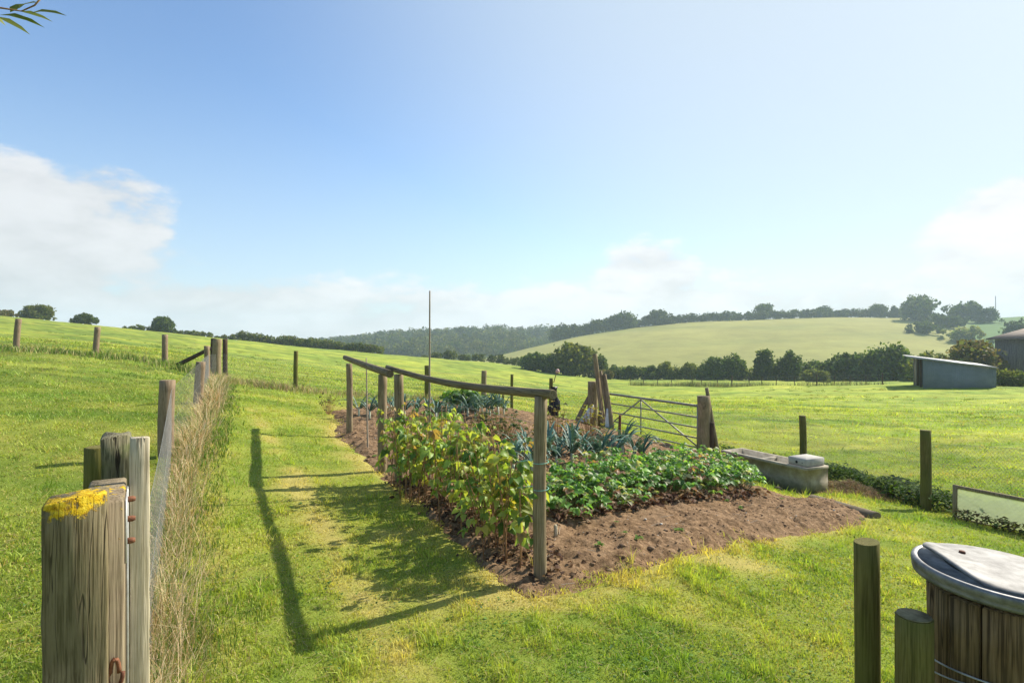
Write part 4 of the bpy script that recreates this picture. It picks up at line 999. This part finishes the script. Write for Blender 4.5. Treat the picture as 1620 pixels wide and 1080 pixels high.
for a in ((1452, 512, 66, 48, 372, DARK, 'large spreading tree on the hilltop right of the stubble field'),
          (1520, 518, 76, 42, 372, DARK, 'wide domed tree on the hilltop near the mast'),
          (1556, 520, 50, 36, 360, DARK, 'lower domed tree at the right end of the hilltop wood'),
          (1500, 536, 64, 36, 330, DARK, 'dark tree below the hilltop wood'),
          (1462, 543, 66, 34, 300, DARK, 'dark bush jutting into the right side of the stubble'),
          (1520, 551, 86, 36, 270, PALE, 'pale rounded bush below the hilltop wood'),
          (1610, 532, 44, 30, 250, DARK, 'tree showing above the barn roof'),
          (1207, 505, 34, 28, 420, DARK, 'taller round tree in the middle of the ridge line'),
          (1303, 504, 28, 22, 420, DARK, 'rounded tree on the ridge between two taller ones'),
          (1390, 505, 32, 26, 420, DARK, 'round tree on the ridge left of the hilltop wood'),
          (1416, 505, 18, 22, 418, DARK, 'small upright tree on the ridge near the hilltop wood'),
          (985, 521, 44, 30, 388, DARK, 'big round tree where the ridge line steps up'),
          (1040, 515, 56, 27, 400, DARK, 'broad tree on the ridge above the stubble field')):
    px_tree('tree', *a[:6], a[6], fn=HILL, n=2600, bare=0.0, gain=.7)

# hedges that read as one line of growth
def hedge(name, label, pts, pal, per=900, fn=None, ls=.1, cat='hedge', kind=None, seed=0, gain=1.0):
    mb = MB(); rg = np.random.default_rng(seed)
    for u, vb, w, h, d in pts:
        p = at_far(u, vb, d, fn); W_ = w / F_PX * d; ztop = EYE - (vb - h - 540) / F_PX * d; hh = max(ztop - p[2], h / F_PX * d * .5)
        fl_, _, _ = crown(per, W_, hh, 0, pal, ls * (W_ * hh) ** .5, 14, int(rg.integers(1e6)))
        mb.add(fl_[0] + p, fl_[1], fl_[2] * gain * (.8 + .4 * rg.random()))
    return tag(mb.build(name, M['tree_leaf']), label, cat, kind=kind)
def crest(u): return np.interp(u, [0, 200, 400, 600, 800, 880, 950], [500, 520, 541, 560, 576, 588, 597])
pts = [(u, crest(u) + 2, 26 + 10 * rng.random(), 6 + 6 * rng.random(), 127 + (u - 200) * .03) for u in range(205, 385, 12)]
pts += [(u, crest(u) + 2, 24 + 10 * rng.random(), 12 + 8 * rng.random(), 134) for u in range(385, 600, 11)]
hedge('hedge', 'dark ragged hedgerow following the skyline of the left pasture', pts, DARK + OLIVE + BROWN[:1], 900, seed=3)
pts = [(672, 570, 14, 9, 158), (690, 571, 20, 15, 156), (712, 573, 24, 20, 154), (735, 574, 24, 15, 155), (757, 575, 24, 17, 154), (785, 577, 34, 17, 152), (806, 578, 24, 13, 152), (822, 580, 20, 16, 150)]
hedge('hedge', 'short hedge of bushes behind the dip in the pasture', pts, DARK + OLIVE, 1100, seed=5)
pts = [(u, 604, 40, 13 + 17 * rng.random() ** 1.5, np.interp(u, [960, 1200, 1460], [118, 112, 102])) for u in range(960, 1460, 17)]
hedge('hedge', 'low continuous hedge growing between the valley bushes', pts, DARK + OLIVE, 700, seed=6)
# ridge line and woodland on the far slope
def hcrest(u): return np.interp(u, [800, 850, 900, 1000, 1100, 1200, 1300, 1440], [561, 549, 536, 519, 509, 505, 502, 503])
pts = [(u, hcrest(u) + 2, 22 + 14 * rng.random(), 12 + 8 * rng.random() * (1 if u < 1010 else .8) + (10 if u < 1000 else 0), np.interp(u, [850, 1000, 1440], [365, 395, 424])) for u in range(880, 1445, 8)]
hedge('treeline', 'unbroken line of trees along the top of the stubble hill', pts, DARK, 620, HILL, cat='treeline', gain=.6, kind='stuff', seed=8)
mb = MB(); rg = np.random.default_rng(21)
sky_u = [440, 520, 560, 600, 660, 700, 720, 760, 800, 830, 860, 880, 920, 960, 1000]; sky_v = [541, 534, 531, 525, 517, 521, 516, 515, 512, 519, 514, 508, 502, 496, 492]
for i_ in range(430):
    u = rg.uniform(420, 1000); fr_ = rg.random() ** .8; d = 365 + fr_ * 235
    p = at_far(u, 0, d, WOOD); hgt = 9 + 7 * rg.random()
    vtop = 540 - (p[2] + hgt - EYE) / d * F_PX; lim = np.interp(u, sky_u, sky_v)
    if vtop < lim - 2: hgt = max(4.0, (540 - lim + 2) / F_PX * d + EYE - p[2])
    w_ = hgt * (.8 + .6 * rg.random()); pal = DARK if rg.random() < .6 else OLIVE
    fl_, _, _ = crown(460, w_, hgt, 0, pal, .11 * hgt, 12, int(rg.integers(1e6))); mb.add(fl_[0] + p, fl_[1], fl_[2] * (.40 + .35 * rg.random()))
tag(mb.build('woodland', M['tree_leaf']), 'hazy mixed woodland covering the slope beyond the pasture', 'woodland', kind='stuff')
b = at_far(1575, 0, 415, HILL); tag(pole('mast', b, W(1573.5, 468, 415), .35, .2, 'galv', nseg=3), 'thin pale mast on the skyline right of the hilltop wood', 'mast')

# --- low fence of old posts across the valley
vf = thing('valley_fence', 'low old post and wire fence across the valley floor', 'fence', at_far(1200, 0, 70))
us = [997, 1018, 1040, 1062, 1095, 1110, 1135, 1158, 1185, 1205, 1228, 1257, 1292, 1320, 1345, 1370, 1396]
def vfd(u): return np.interp(u, [990, 1160, 1400], [88, 76, 68])
for u in us:
    p = at_far(u, 0, vfd(u)); big = u in (1158, 1292, 1396)
    pole('post', p - np.array((0, 0, .1)), p + np.array((.05 * (rng.random() - .5), 0, 1.2 + (.25 if big else 0) + .15 * rng.random())), .10 if big else .055, .09 if big else .05, 'dark_wood', vf, k=6, nseg=3)
mb = MB()
for hh in (.5, .85, 1.15):
    q_ = np.array([at_far(u, 0, vfd(u)) + np.array((0, 0, .15 + hh)) for u in us]); mb.add(*segs(q_[:-1], q_[1:], .006, 4))
o = mb.build('line_wire', M['wire']); o.parent = vf; o.location = -vf.location

# ------------------------------------------------------------------ rough growth
def strip_blades(path, wid, n, h, w, pal, mat, name, label, cat, hj=.5, lean=(.2, .9), wts=None, kind='stuff', clumpy=2.0, thr=.35):
    path = np.array(path, float); seg = np.hypot(*np.diff(path, axis=0).T); cum = np.r_[0, np.cumsum(seg)]
    dist_w = 1 / np.hypot(path[:, 0], path[:, 1])
    a = rng.random(n * 3) * cum[-1]; x = np.interp(a, cum, path[:, 0]); y = np.interp(a, cum, path[:, 1])
    x = x + rng.normal(size=len(x)) * wid; y = y + rng.normal(size=len(x)) * wid
    r = np.hypot(x, y); ok = (rng.random(len(x)) < np.clip(r.min() * 1.8 / r, 0, 1)) & (fbm(x * clumpy, y * clumpy, 3) > thr * rng.random(len(x)) * 1.6)
    x, y, r = x[ok][:n], y[ok][:n], r[ok][:n]; n = len(x)
    hh = h * (1 - hj + 2 * hj * rng.random(n)) * (.5 + fbm(x * clumpy, y * clumpy, 2)); ww = w * np.clip(r / 3, 1, 12)
    mb = MB(); mb.add(*blades(np.stack([x, y, H(x, y) - .01], -1), hh, ww, rng.random(n) * 6.283, lean[0] + (lean[1] - lean[0]) * rng.random(n), mixcol(pal, n, .25, wts)))
    return mb
STRAW = [(.62, .47, .27), (.50, .35, .17), (.72, .60, .38), (.16, .23, .04)]
mb = strip_blades([(-1.18, 1.75), (-3.62, 6.3), (-5.5, 10.5), (-8.3, 16.0), (-9.0, 18)],     .07, 6500, .28, .0028, STRAW, 'straw', '', '', '', lean=(.1, 1.3), wts=[.30, .20, .22, .28])
m2 = strip_blades([(-1.02, 1.8), (-3.4, 6.3), (-5.3, 10.5), (-8.0, 16.0)],   .11, 6000, .07, .004, [(.10, .20, .02), (.16, .25, .03), (.5, .42, .2)], 'straw', '', '', '', wts=[.4, .35, .25])
for a, b_, c_ in zip(m2.v, [m2.f], [m2.c]): mb.add(a, b_, c_[0])
tag(mb.build('dry_grass', M['straw']), 'tall dry straw-coloured grass growing along the netting fence', 'grass', kind='stuff')
# long grass and nettles under the far fences
mb = strip_blades([W(-150, 545, 19.6)[:2], W(26, 553, 19.6)[:2], W(150, 562, 19.6)[:2], W(261, 574, 19.6)[:2], W(330, 590, 18.6)[:2]], .42, 3000, .20, .003, [(.20, .29, .05), (.42, .38, .17), (.12, .20, .03)], '', '', '', '', wts=[.45, .3, .25])
tag(mb.build('rough_grass', M['straw']), 'rough grass and nettles under the fence on the left pasture', 'grass', kind='stuff')
mb = strip_blades([W(362, 600, 17.5)[:2], W(468, 617, 15.7)[:2], W(600, 625, 16.2)[:2], W(760, 634, 17.4)[:2]], .33, 2200, .17, .003, [(.22, .29, .05), (.48, .40, .2), (.34, .24, .14)], '', '', '', '', wts=[.35, .4, .25])
tag(mb.build('rough_grass', M['straw']), 'brownish seeding grass along the fence behind the vegetable bed', 'grass', kind='stuff')
def leafpatch(path, wid, n, h, L, pal, mat='leaf', wts=None, fn=None):
    path = np.array(path, float); seg = np.hypot(*np.diff(path, axis=0).T); cum = np.r_[0, np.cumsum(seg)]
    a = rng.random(n) * cum[-1]; x = np.interp(a, cum, path[:, 0]) + rng.normal(size=n) * wid; y = np.interp(a, cum, path[:, 1]) + rng.normal(size=n) * wid
    hh = h * (.35 + fbm(x * 2.2, y * 2.2, 3)); z = H(x, y) + hh * rng.random(n) ** .6
    az = rng.random(n) * 6.283; d = np.stack([np.cos(az), np.sin(az), rng.uniform(-.5, .3, n)], -1)
    return MB().add(*leaves(np.stack([x, y, z], -1), d, np.tile((0, 0, 1.0), (n, 1)) + rng.normal(size=(n, 3)) * .4, L * (.6 + .8 * rng.random(n)), L * .6 * (.6 + .6 * rng.random(n)), mixcol(pal, n, .25, wts)))
mb = leafpatch([W(1150, 700, 12.0)[:2], W(1269, 720, 11.7)[:2], W(1400, 760, 9.4)[:2], W(1464, 780, 8.3)[:2], W(1545, 800, 7.7)[:2], (7.5, 6.4)], .16, 9000, .26, .065, [(.035, .075, .014), (.055, .11, .02), (.09, .15, .03)])
tag(mb.build('undergrowth', M['weed']), 'dark nettles growing along the foot of the rabbit netting', 'undergrowth', kind='stuff')
q0, q1 = ca[:2] + unit(np.array([cv_[0], cv_[1]])) * .1, ca[:2] + unit(np.array([cv_[0], cv_[1]])) * 1.4
off = np.array((-.25, -.12))
mb = leafpatch([q0 + off * .4, q1 + off * .7], .07, 420, .17, .055, [(.05, .05, .02), (.10, .08, .035), (.06, .09, .02)])
tag(mb.build('undergrowth', M['weed']), 'brown weeds growing up against the glazed panel', 'undergrowth', kind='stuff')
mb = strip_blades([at_far(u, 0, vfd(u) - .4)[:2] for u in (1000, 1100, 1160, 1250, 1395)], .5, 3000, .55, .0024, [(.14, .18, .05), (.24, .21, .10), (.08, .12, .03)], '', '', '', '', clumpy=.35, thr=.6)
tag(mb.build('rough_grass', M['straw']), 'weedy long grass along the old valley fence', 'grass', kind='stuff')
n = 1500; X, Y, r = scatter_r(n, 9, 75, 1.2, 46); ok = (poly_dist(X, Y, SOIL) < -.6) & (fbm(X * .12, Y * .2, 3) > .45) & ((X > 4.5) | (X < -6.5) | (Y > 19)); X, Y, r = X[ok], Y[ok], r[ok]
k_ = 26; sz = .10 + .16 * rng.random(len(X)) ** 2; X = np.repeat(X, k_) + rng.normal(size=len(X) * k_) * np.repeat(sz, k_); Y = np.repeat(Y, k_) + rng.normal(size=len(Y) * k_) * np.repeat(sz, k_); n = len(X); r = np.hypot(X, Y)
mb = MB().add(*blades(np.stack([X, Y, H(X, Y) - .02], -1), (.05 + .09 * rng.random(n)), .004 * np.clip(r / 4, 1, 12), rng.random(n) * 6.283, .2 + .8 * rng.random(n), np.repeat(mixcol([(.11, .20, .02), (.20, .26, .04), (.32, .31, .09)], n // k_, .25), k_, 0), seg=1))
tag(mb.build('tussocks', M['grass']), 'small darker and paler tussocks dotted over the grazed pasture', 'tussocks', kind='stuff')
# clippings heap
n = 5000; a = rng.normal(size=(n, 2)) * np.array((.38, .26)); x = PATCH2[0] + a[:, 0]; y = PATCH2[1] + a[:, 1]
z = H(x, y) + .13 * np.exp(-(a[:, 0] / .45) ** 2 - (a[:, 1] / .3) ** 2) * (.5 + fbm(x * 8, y * 8, 3)) - .01
mb = MB().add(*blades(np.stack([x, y, z], -1), .05 + .05 * rng.random(n), np.full(n, .007), rng.random(n) * 6.283, .8 + .9 * rng.random(n), mixcol([(.24, .15, .08), (.34, .23, .12), (.14, .09, .05), (.17, .18, .05)], n, .2)))
tag(mb.build('clippings', M['straw']), 'heap of brown dead clippings beside the concrete trough', 'clippings', kind='stuff')

# ------------------------------------------------------------------ crops
def raspberry(seed):
    global rng
    rg = np.random.default_rng(seed); mbs = MB(); mbl = MB()
    for s_ in range(rg.integers(2, 4)):
        h = rg.uniform(.55, .98); b0 = rg.normal(size=2) * .05; ln = rg.normal(size=2) * .12
        pts = np.array([(b0[0] + ln[0] * t_ ** 1.5, b0[1] + ln[1] * t_ ** 1.5, h * t_ - .05 * (t_ == 0)) for t_ in np.linspace(0, 1, 7)])
        mbs.add(*tube(pts, np.linspace(.006, .003, 7), 6))
        nl = rg.integers(8, 12)
        for i_ in range(nl):
            t_ = .30 + .70 * (i_ / nl) ** .8; p = np.array([np.interp(t_, np.linspace(0, 1, 7), pts[:, k_]) for k_ in range(3)])
            az = rg.random() * 6.283; out = np.array((math.cos(az), math.sin(az), rg.uniform(.0, .5))); pl_ = rg.uniform(.05, .13)
            q_ = p + out * pl_; mbs.add(*segs([p], [q_], .0014))
            pal = [(.26, .38, .07), (.40, .48, .10), (.13, .25, .05), (.56, .52, .11), (.42, .30, .12)]; wt = [.32, .30, .18, .13, .07]
            c_ = np.array(pal[rg.choice(5, p=wt)]) * rg.uniform(.75, 1.25); sz = rg.uniform(.035, .115)
            for da, sc_ in ((0, 1.0), (1.15, .8), (-1.15, .8)):
                dd = np.array((math.cos(az + da), math.sin(az + da), rg.uniform(-.7, .1)))
                mbl.add(*leaves(q_[None], dd[None], np.array([[0, 0, 1.0]]) + rg.normal(size=(1, 3)) * .45, np.array([sz * sc_]), np.array([sz * .74 * sc_]), c_[None], .38, .5))
    return mbs, mbl
rasp_protos = []
def plant_from(mbs, mbl, name, label, cat, loc, group, stem='stem', stem_mat='stem', leaf_mat='leaf'):
    t_ = thing(name, label, cat, loc, rng.random() * 6.28, group)
    if mbs is not None and mbs.n: mbs.build(stem, M[stem_mat], t_)
    mbl.build('foliage', M[leaf_mat], t_); return t_
RA, RB_ = np.array(topsB[0][0][:2]), np.array(topsB[1][0][:2]); rv = RB_ - RA; rn = unit(np.array((-rv[1], rv[0]))); rn = rn if rn[0] > 0 else -rn
rasp = []
for i_ in range(38):
    t_ = -.02 + 1.02 * (i_ + rng.random()) / 38; w_ = rng.uniform(-.16, .50 - .36 * max(0, t_) ** 2); p = RA + rv * t_ * .93 + rn * w_
    z = top(p[0], p[1]); lab = 'leafy raspberry cane with yellowing leaves in the row under the sagging beam'
    if i_ < 9: rasp.append(plant_from(*raspberry(100 + i_), 'raspberry_cane', lab, 'raspberry', (p[0], p[1], z), 'raspberry canes under the near frame'))
    else:
        sc_ = rng.uniform(.8, 1.08); dup(rasp[i_ % 9], (p[0], p[1], z), rng.random() * 6.28, (sc_, sc_, sc_ * rng.uniform(.85, 1.1)))
# leaf litter at the foot of the canes
n = 900; t_ = rng.random(n); off_ = rng.normal(size=n) * .12 + .06; P2 = RA + rv * (t_[:, None] * 1.04) + rn * off_[:, None]; z = np.maximum(soil_h(P2[:, 0], P2[:, 1]), H(P2[:, 0], P2[:, 1])) + .01 + .05 * rng.random(n) ** 2
az = rng.random(n) * 6.28
mb = MB().add(*leaves(np.c_[P2, z], np.stack([np.cos(az), np.sin(az), rng.uniform(-.3, .4, n)], -1), np.tile((0, 0, 1.0), (n, 1)) + rng.normal(size=(n, 3)) * .6, .03 + .03 * rng.random(n), .02 + .02 * rng.random(n), mixcol([(.06, .03, .018), (.10, .055, .03), (.16, .10, .05)], n, .2)))
tag(mb.build('leaf_litter', M['straw']), 'brown withered leaves lying under the raspberry canes', 'leaf litter', kind='stuff')

def lowplant(seed, h=.28, w=.30, nst=26, pal=None, wt=None, sz=(.05, .09)):
    rg = np.random.default_rng(seed); mbs = MB(); mbl = MB()
    pal = pal or [(.10, .24, .05), (.17, .34, .075), (.25, .42, .10), (.34, .37, .20), (.34, .20, .12)]; wt = wt or [.34, .3, .16, .13, .07]
    for i_ in range(nst):
        az = rg.random() * 6.283; t_ = rg.random() ** .6; q_ = np.array((math.cos(az) * w * t_, math.sin(az) * w * t_, h * (1.05 - .65 * t_ ** 2) * rg.uniform(.55, 1.1)))
        mbs.add(*segs([(math.cos(az) * .02, math.sin(az) * .02, -.03)], [q_], .0022))
        c_ = np.array(pal[rg.choice(len(pal), p=wt)]) * rg.uniform(.75, 1.3); s_ = rg.uniform(*sz)
        for da, sc_ in ((0, 1.0), (1.2, .85), (-1.2, .85), (2.4, .6)):
            dd = np.array((math.cos(az + da), math.sin(az + da), rg.uniform(-.45, .35)))
            mbl.add(*leaves(q_[None], dd[None], np.array([[0, 0, 1.0]]) + rg.normal(size=(1, 3)) * .4, np.array([s_ * sc_]), np.array([s_ * .8 * sc_]), c_[None], .4))
    return mbs, mbl
M['green_stem'] = speckle_material('green_stem', [(.3, (.10, .14, .04)), (.7, (.2, .2, .08))], 20)
bedA, bedB, bedC, bedD = (G(u, v)[:2] for u, v in ((872, 826), (1185, 783), (1165, 752), (875, 778)))
lows = []; cnt = 0
for i_ in range(14):
    for j_ in range(5):
        s_, t_ = (i_ + rng.random() * .8) / 14, (j_ + rng.random() * .8) / 5
        p = (bedA * (1 - s_) + bedB * s_) * (1 - t_) + (bedD * (1 - s_) + bedC * s_) * t_; loc = (p[0], p[1], top(p[0], p[1]) - .01)
        lab = 'bushy root crop with lobed leaves in the dense bed left of the trough'
        if cnt < 8: lows.append(plant_from(*lowplant(300 + cnt), 'root_crop', lab, 'crop plant', loc, 'leafy crop in the dense bed', 'stem', 'green_stem'))
        else: dup(lows[cnt % 8], loc, rng.random() * 6.28, rng.uniform(.75, 1.15))
        cnt += 1
# brown withered leaves along the front of that bed
n = 500; s_ = rng.random(n); P2 = bedA + (bedB - bedA) * s_[:, None] + np.stack([rng.normal(size=n) * .08 + .02, -.12 - .06 * rng.random(n)], -1); az = rng.random(n) * 6.28
mb = MB().add(*leaves(np.c_[P2, soil_h(P2[:, 0], P2[:, 1]) + .01 + .07 * rng.random(n)], np.stack([np.cos(az), np.sin(az), rng.uniform(-.4, .4, n)], -1), np.tile((0, 0, 1.0), (n, 1)) + rng.normal(size=(n, 3)) * .6, .05 + .04 * rng.random(n), .035 + .02 * rng.random(n), mixcol([(.12, .06, .035), (.22, .11, .06), (.28, .2, .13)], n, .2)))
tag(mb.build('leaf_litter', M['straw']), 'withered russet leaves along the front of the dense bed', 'leaf litter', kind='stuff')

def leek(seed):
    rg = np.random.default_rng(seed); mb = MB(); sm_ = MB().add(*tube([(0, 0, -.05), (0, 0, .05), (0, 0, .16)], [.022, .021, .018], 8))
    fan = rg.random() * .4
    for i_ in range(15):
        side = 1 if i_ % 2 else -1; az = fan + (0 if side > 0 else math.pi) + rg.normal() * .45; L = rg.uniform(.30, .52); el = rg.uniform(.75, 1.4) if i_ > 3 else rg.uniform(.5, 1.0)
        w = rg.uniform(.030, .046); k_ = 7; ts = np.linspace(0, 1, k_); bend = rg.uniform(.8, 2.2); d2 = np.array((math.cos(az), math.sin(az)))
        ang = el - bend * ts ** 2.2; st_ = L / (k_ - 1); x = np.cumsum(np.cos(ang) * st_); z = .10 + np.cumsum(np.sin(ang) * st_)
        c0 = np.stack([d2[0] * x, d2[1] * x, z], -1); sd = np.array((-d2[1], d2[0], 0)); wd = (w * np.array([.9, 1, 1, .95, .8, .5, .06]))[:, None] * .5; nv = np.stack([-np.sin(ang) * d2[0], -np.sin(ang) * d2[1], np.cos(ang)], -1)
        Lf, Rg = c0 + sd * wd + nv * wd * .5, c0 - sd * wd + nv * wd * .5
        v_ = np.concatenate([Lf, c0, Rg]); a_ = np.arange(k_ - 1); f_ = np.concatenate([np.stack([a_, a_ + 1, a_ + k_ + 1, a_ + k_], -1), np.stack([a_ + k_, a_ + k_ + 1, a_ + 2 * k_ + 1, a_ + 2 * k_], -1)])
        col = np.array([(.09, .17, .13), (.13, .21, .16), (.06, .13, .085)][rg.integers(3)]) * rg.uniform(.8, 1.3); mb.add(v_, f_, col)
    return sm_, mb
leeks = []
M['leek_shank'] = speckle_material('leek_shank', [(.3, (.40, .45, .30)), (.7, (.6, .63, .5))], 20)
def put_leek(u, v, lab, grp, sc_=None):
    p = G(u, v); loc = (p[0], p[1], top(p[0], p[1])); sc_ = sc_ or rng.uniform(.75, 1.05)
    if len(leeks) < 6: t_ = plant_from(*leek(500 + len(leeks)), 'leek', lab, 'leek', loc, grp, 'shank', 'leek_shank', 'leek'); t_.scale = (sc_,) * 3; leeks.append(t_)
    else: dup(leeks[rng.integers(6)], loc, rng.random() * 6.28, sc_, lab, grp)
for u, v in ((818, 742), (833, 748), (812, 756), (850, 742), (868, 730), (885, 728), (905, 724), (922, 728), (940, 726), (880, 742), (905, 740), (928, 744), (950, 742), (985, 728), (1003, 732), (1015, 738), (968, 738), (842, 760)):
    put_leek(u, v, 'blue-green leek between the near raspberries and the dense leafy bed', 'leeks in the near row')
for u, v in ((568, 664), (585, 668), (598, 662), (625, 660), (640, 664), (660, 662), (676, 662), (692, 666), (708, 664), (725, 668), (740, 664), (752, 666), (763, 662), (775, 666), (788, 664), (797, 660), (715, 656), (734, 658), (757, 656), (780, 657), (618, 654), (632, 657), (770, 660), (690, 670)):
    put_leek(u, v, 'blue-green leek in the far row behind the bare soil', 'leeks in the far row')
p = G(737, 654); kb = plant_from(*lowplant(700, .50, .42, 44, [(.06, .15, .02), (.10, .22, .03), (.14, .27, .05)], [.4, .4, .2], (.12, .20)), 'kale', 'bright green broad leaved brassica behind the far leeks', 'crop plant', (p[0], p[1], top(p[0], p[1])), None, 'stem', 'green_stem')
dup(kb, G(716, 650), 1.3, .8, 'smaller broad leaved brassica left of the bright green one'); 
def bush_plant(u, v, h, w, pal, lab, n=60, sz=(.03, .055), seed=1, wt=None, name='currant_bush'):
    p = G(u, v); return plant_from(*lowplant(seed, h, w, n, pal, wt or [1 / len(pal)] * len(pal), sz), name, lab, 'shrub', (p[0], p[1], top(p[0], p[1])), None, 'stem', 'stem')
bush_plant(795, 722, .62, .38, [(.05, .09, .02), (.08, .13, .03), (.16, .17, .05)], 'dark twiggy currant bush behind the middle of the raspberries', 150, seed=801)
bush_plant(765, 716, .55, .35, [(.05, .09, .02), (.08, .13, .03), (.16, .17, .05)], 'smaller twiggy currant bush left of the dark one', 110, seed=802)
bush_plant(880, 716, .60, .36, [(.12, .13, .03), (.22, .20, .05), (.30, .25, .06)], 'yellowing thin currant bush right of the near frame post', 90, seed=803)
bush_plant(933, 704, .62, .30, [(.20, .20, .03), (.34, .30, .05), (.14, .16, .03)], 'yellow-green rose bush in front of the pole bundle', 100, seed=804, name='rose_bush')
bush_plant(520, 655, .42, .3, [(.10, .12, .03), (.18, .14, .05)], 'sparse weedy plant at the far left corner of the bed', 40, seed=805, name='weed')
# weeds, fallen twigs and stalks on the soil
n = 700; q = np.c_[rng.uniform(x0, x1, n), rng.uniform(y0, y1, n)]; q = q[poly_dist(q[:, 0], q[:, 1], SOIL) > .1]; n = len(q); az = rng.random(n) * 6.28; L = .04 + .10 * rng.random(n)
z = soil_h(q[:, 0], q[:, 1]) + .012; mb = MB().add(*segs(np.c_[q, z], np.c_[q[:, 0] + L * np.cos(az), q[:, 1] + L * np.sin(az), z + .02 * rng.random(n)], .0025))
tag(mb.build('straw_litter', M['cane']), 'pale straw and twigs strewn on the dug soil', 'straw', kind='stuff')

n = 34; q = np.c_[rng.uniform(x0, x1, 900), rng.uniform(y0, y1, 900)]; q = q[(poly_dist(q[:, 0], q[:, 1], SOIL) > .06) & (q[:, 1] < 9)][:n]; nl_ = 9
az = rng.random(len(q) * nl_) * 6.283; qq = np.repeat(q, nl_, 0); L = .02 + .035 * np.repeat(rng.random(len(q)), nl_)
mb = MB().add(*leaves(np.c_[qq, soil_h(qq[:, 0], qq[:, 1]) + .012], np.stack([np.cos(az), np.sin(az), .2 + .5 * rng.random(len(az))], -1), np.tile((0, 0, 1.0), (len(az), 1)), L, L * .5, mixcol([(.12, .22, .04), (.18, .28, .06)], len(az), .2)))
tag(mb.build('seedling_weeds', M['weed']), 'scattered small weed seedlings on the bare soil', 'weeds', kind='stuff')

# --- overhanging branch at the top left
bb = W(-120, -60, 1.9)
br = thing('overhanging_branch', 'drooping twig with narrow willow leaves in the top left sky', 'branch', bb)
L0 = np.zeros(3); L1 = W(-30, 8, 1.9) - bb; L2 = W(34, 18, 1.9) - bb; L3 = W(66, -4, 1.9) - bb
mb = MB(); mb.add(*tube([L0, L1 * .6 + np.array((0, .02, .02)), L1, L2], [.006, .005, .004, .002], 6)); mb.add(*tube([L2, (L2 + L3) / 2 + np.array((.01, 0, -.004)), L3], [.002, .0025, .003], 6)); mb.build('twig', M['stem'], br)
lp = []; ld_ = []; LL = []; 
for (u0_, v0_, u1_, v1_) in ((-6, 26, 44, 58), (-2, 24, 64, 43), (30, 18, 82, 39), (46, 22, 100, 26), (16, 20, 40, 8), (-24, 14, 5, 44), (30, 14, 56, 8)):
    a, b = W(u0_, v0_, 1.9), W(u1_, v1_, 1.9 + rng.uniform(-.05, .05)); lp.append(a - bb); ld_.append(b - a); LL.append(np.linalg.norm(b - a))
mb = MB().add(*leaves(np.array(lp), np.array(ld_) + np.array((0, 0, .02)), np.tile((.2, -.7, .7), (len(lp), 1)), np.array(LL), np.full(len(lp), .03), mixcol([(.12, .16, .02), (.16, .19, .03)], len(lp)), .1, .12)); mb.build('leaf_spray', M['leaf'], br)

# ------------------------------------------------------------------ air
t = NT('haze_air'); t.n.remove(t.b); pv = t.node('ShaderNodeVolumePrincipled'); pv.inputs['Color'].default_value = (.72, .88, 1.0, 1); pv.inputs['Density'].default_value = .0005
t.l.new(pv.outputs[0], t.out.inputs['Volume'])
v, f = np.array([(x, y, z) for x in (-1400, 1400) for y in (-300, 1600) for z in (-17.5, 75)]), [[0, 1, 3, 2], [4, 6, 7, 5], [0, 4, 5, 1], [2, 3, 7, 6], [0, 2, 6, 4], [1, 5, 7, 3]]
tag(MB().add(v, f).build('haze', t.m), 'thin pale blue haze in the valley air', 'haze', kind='stuff')
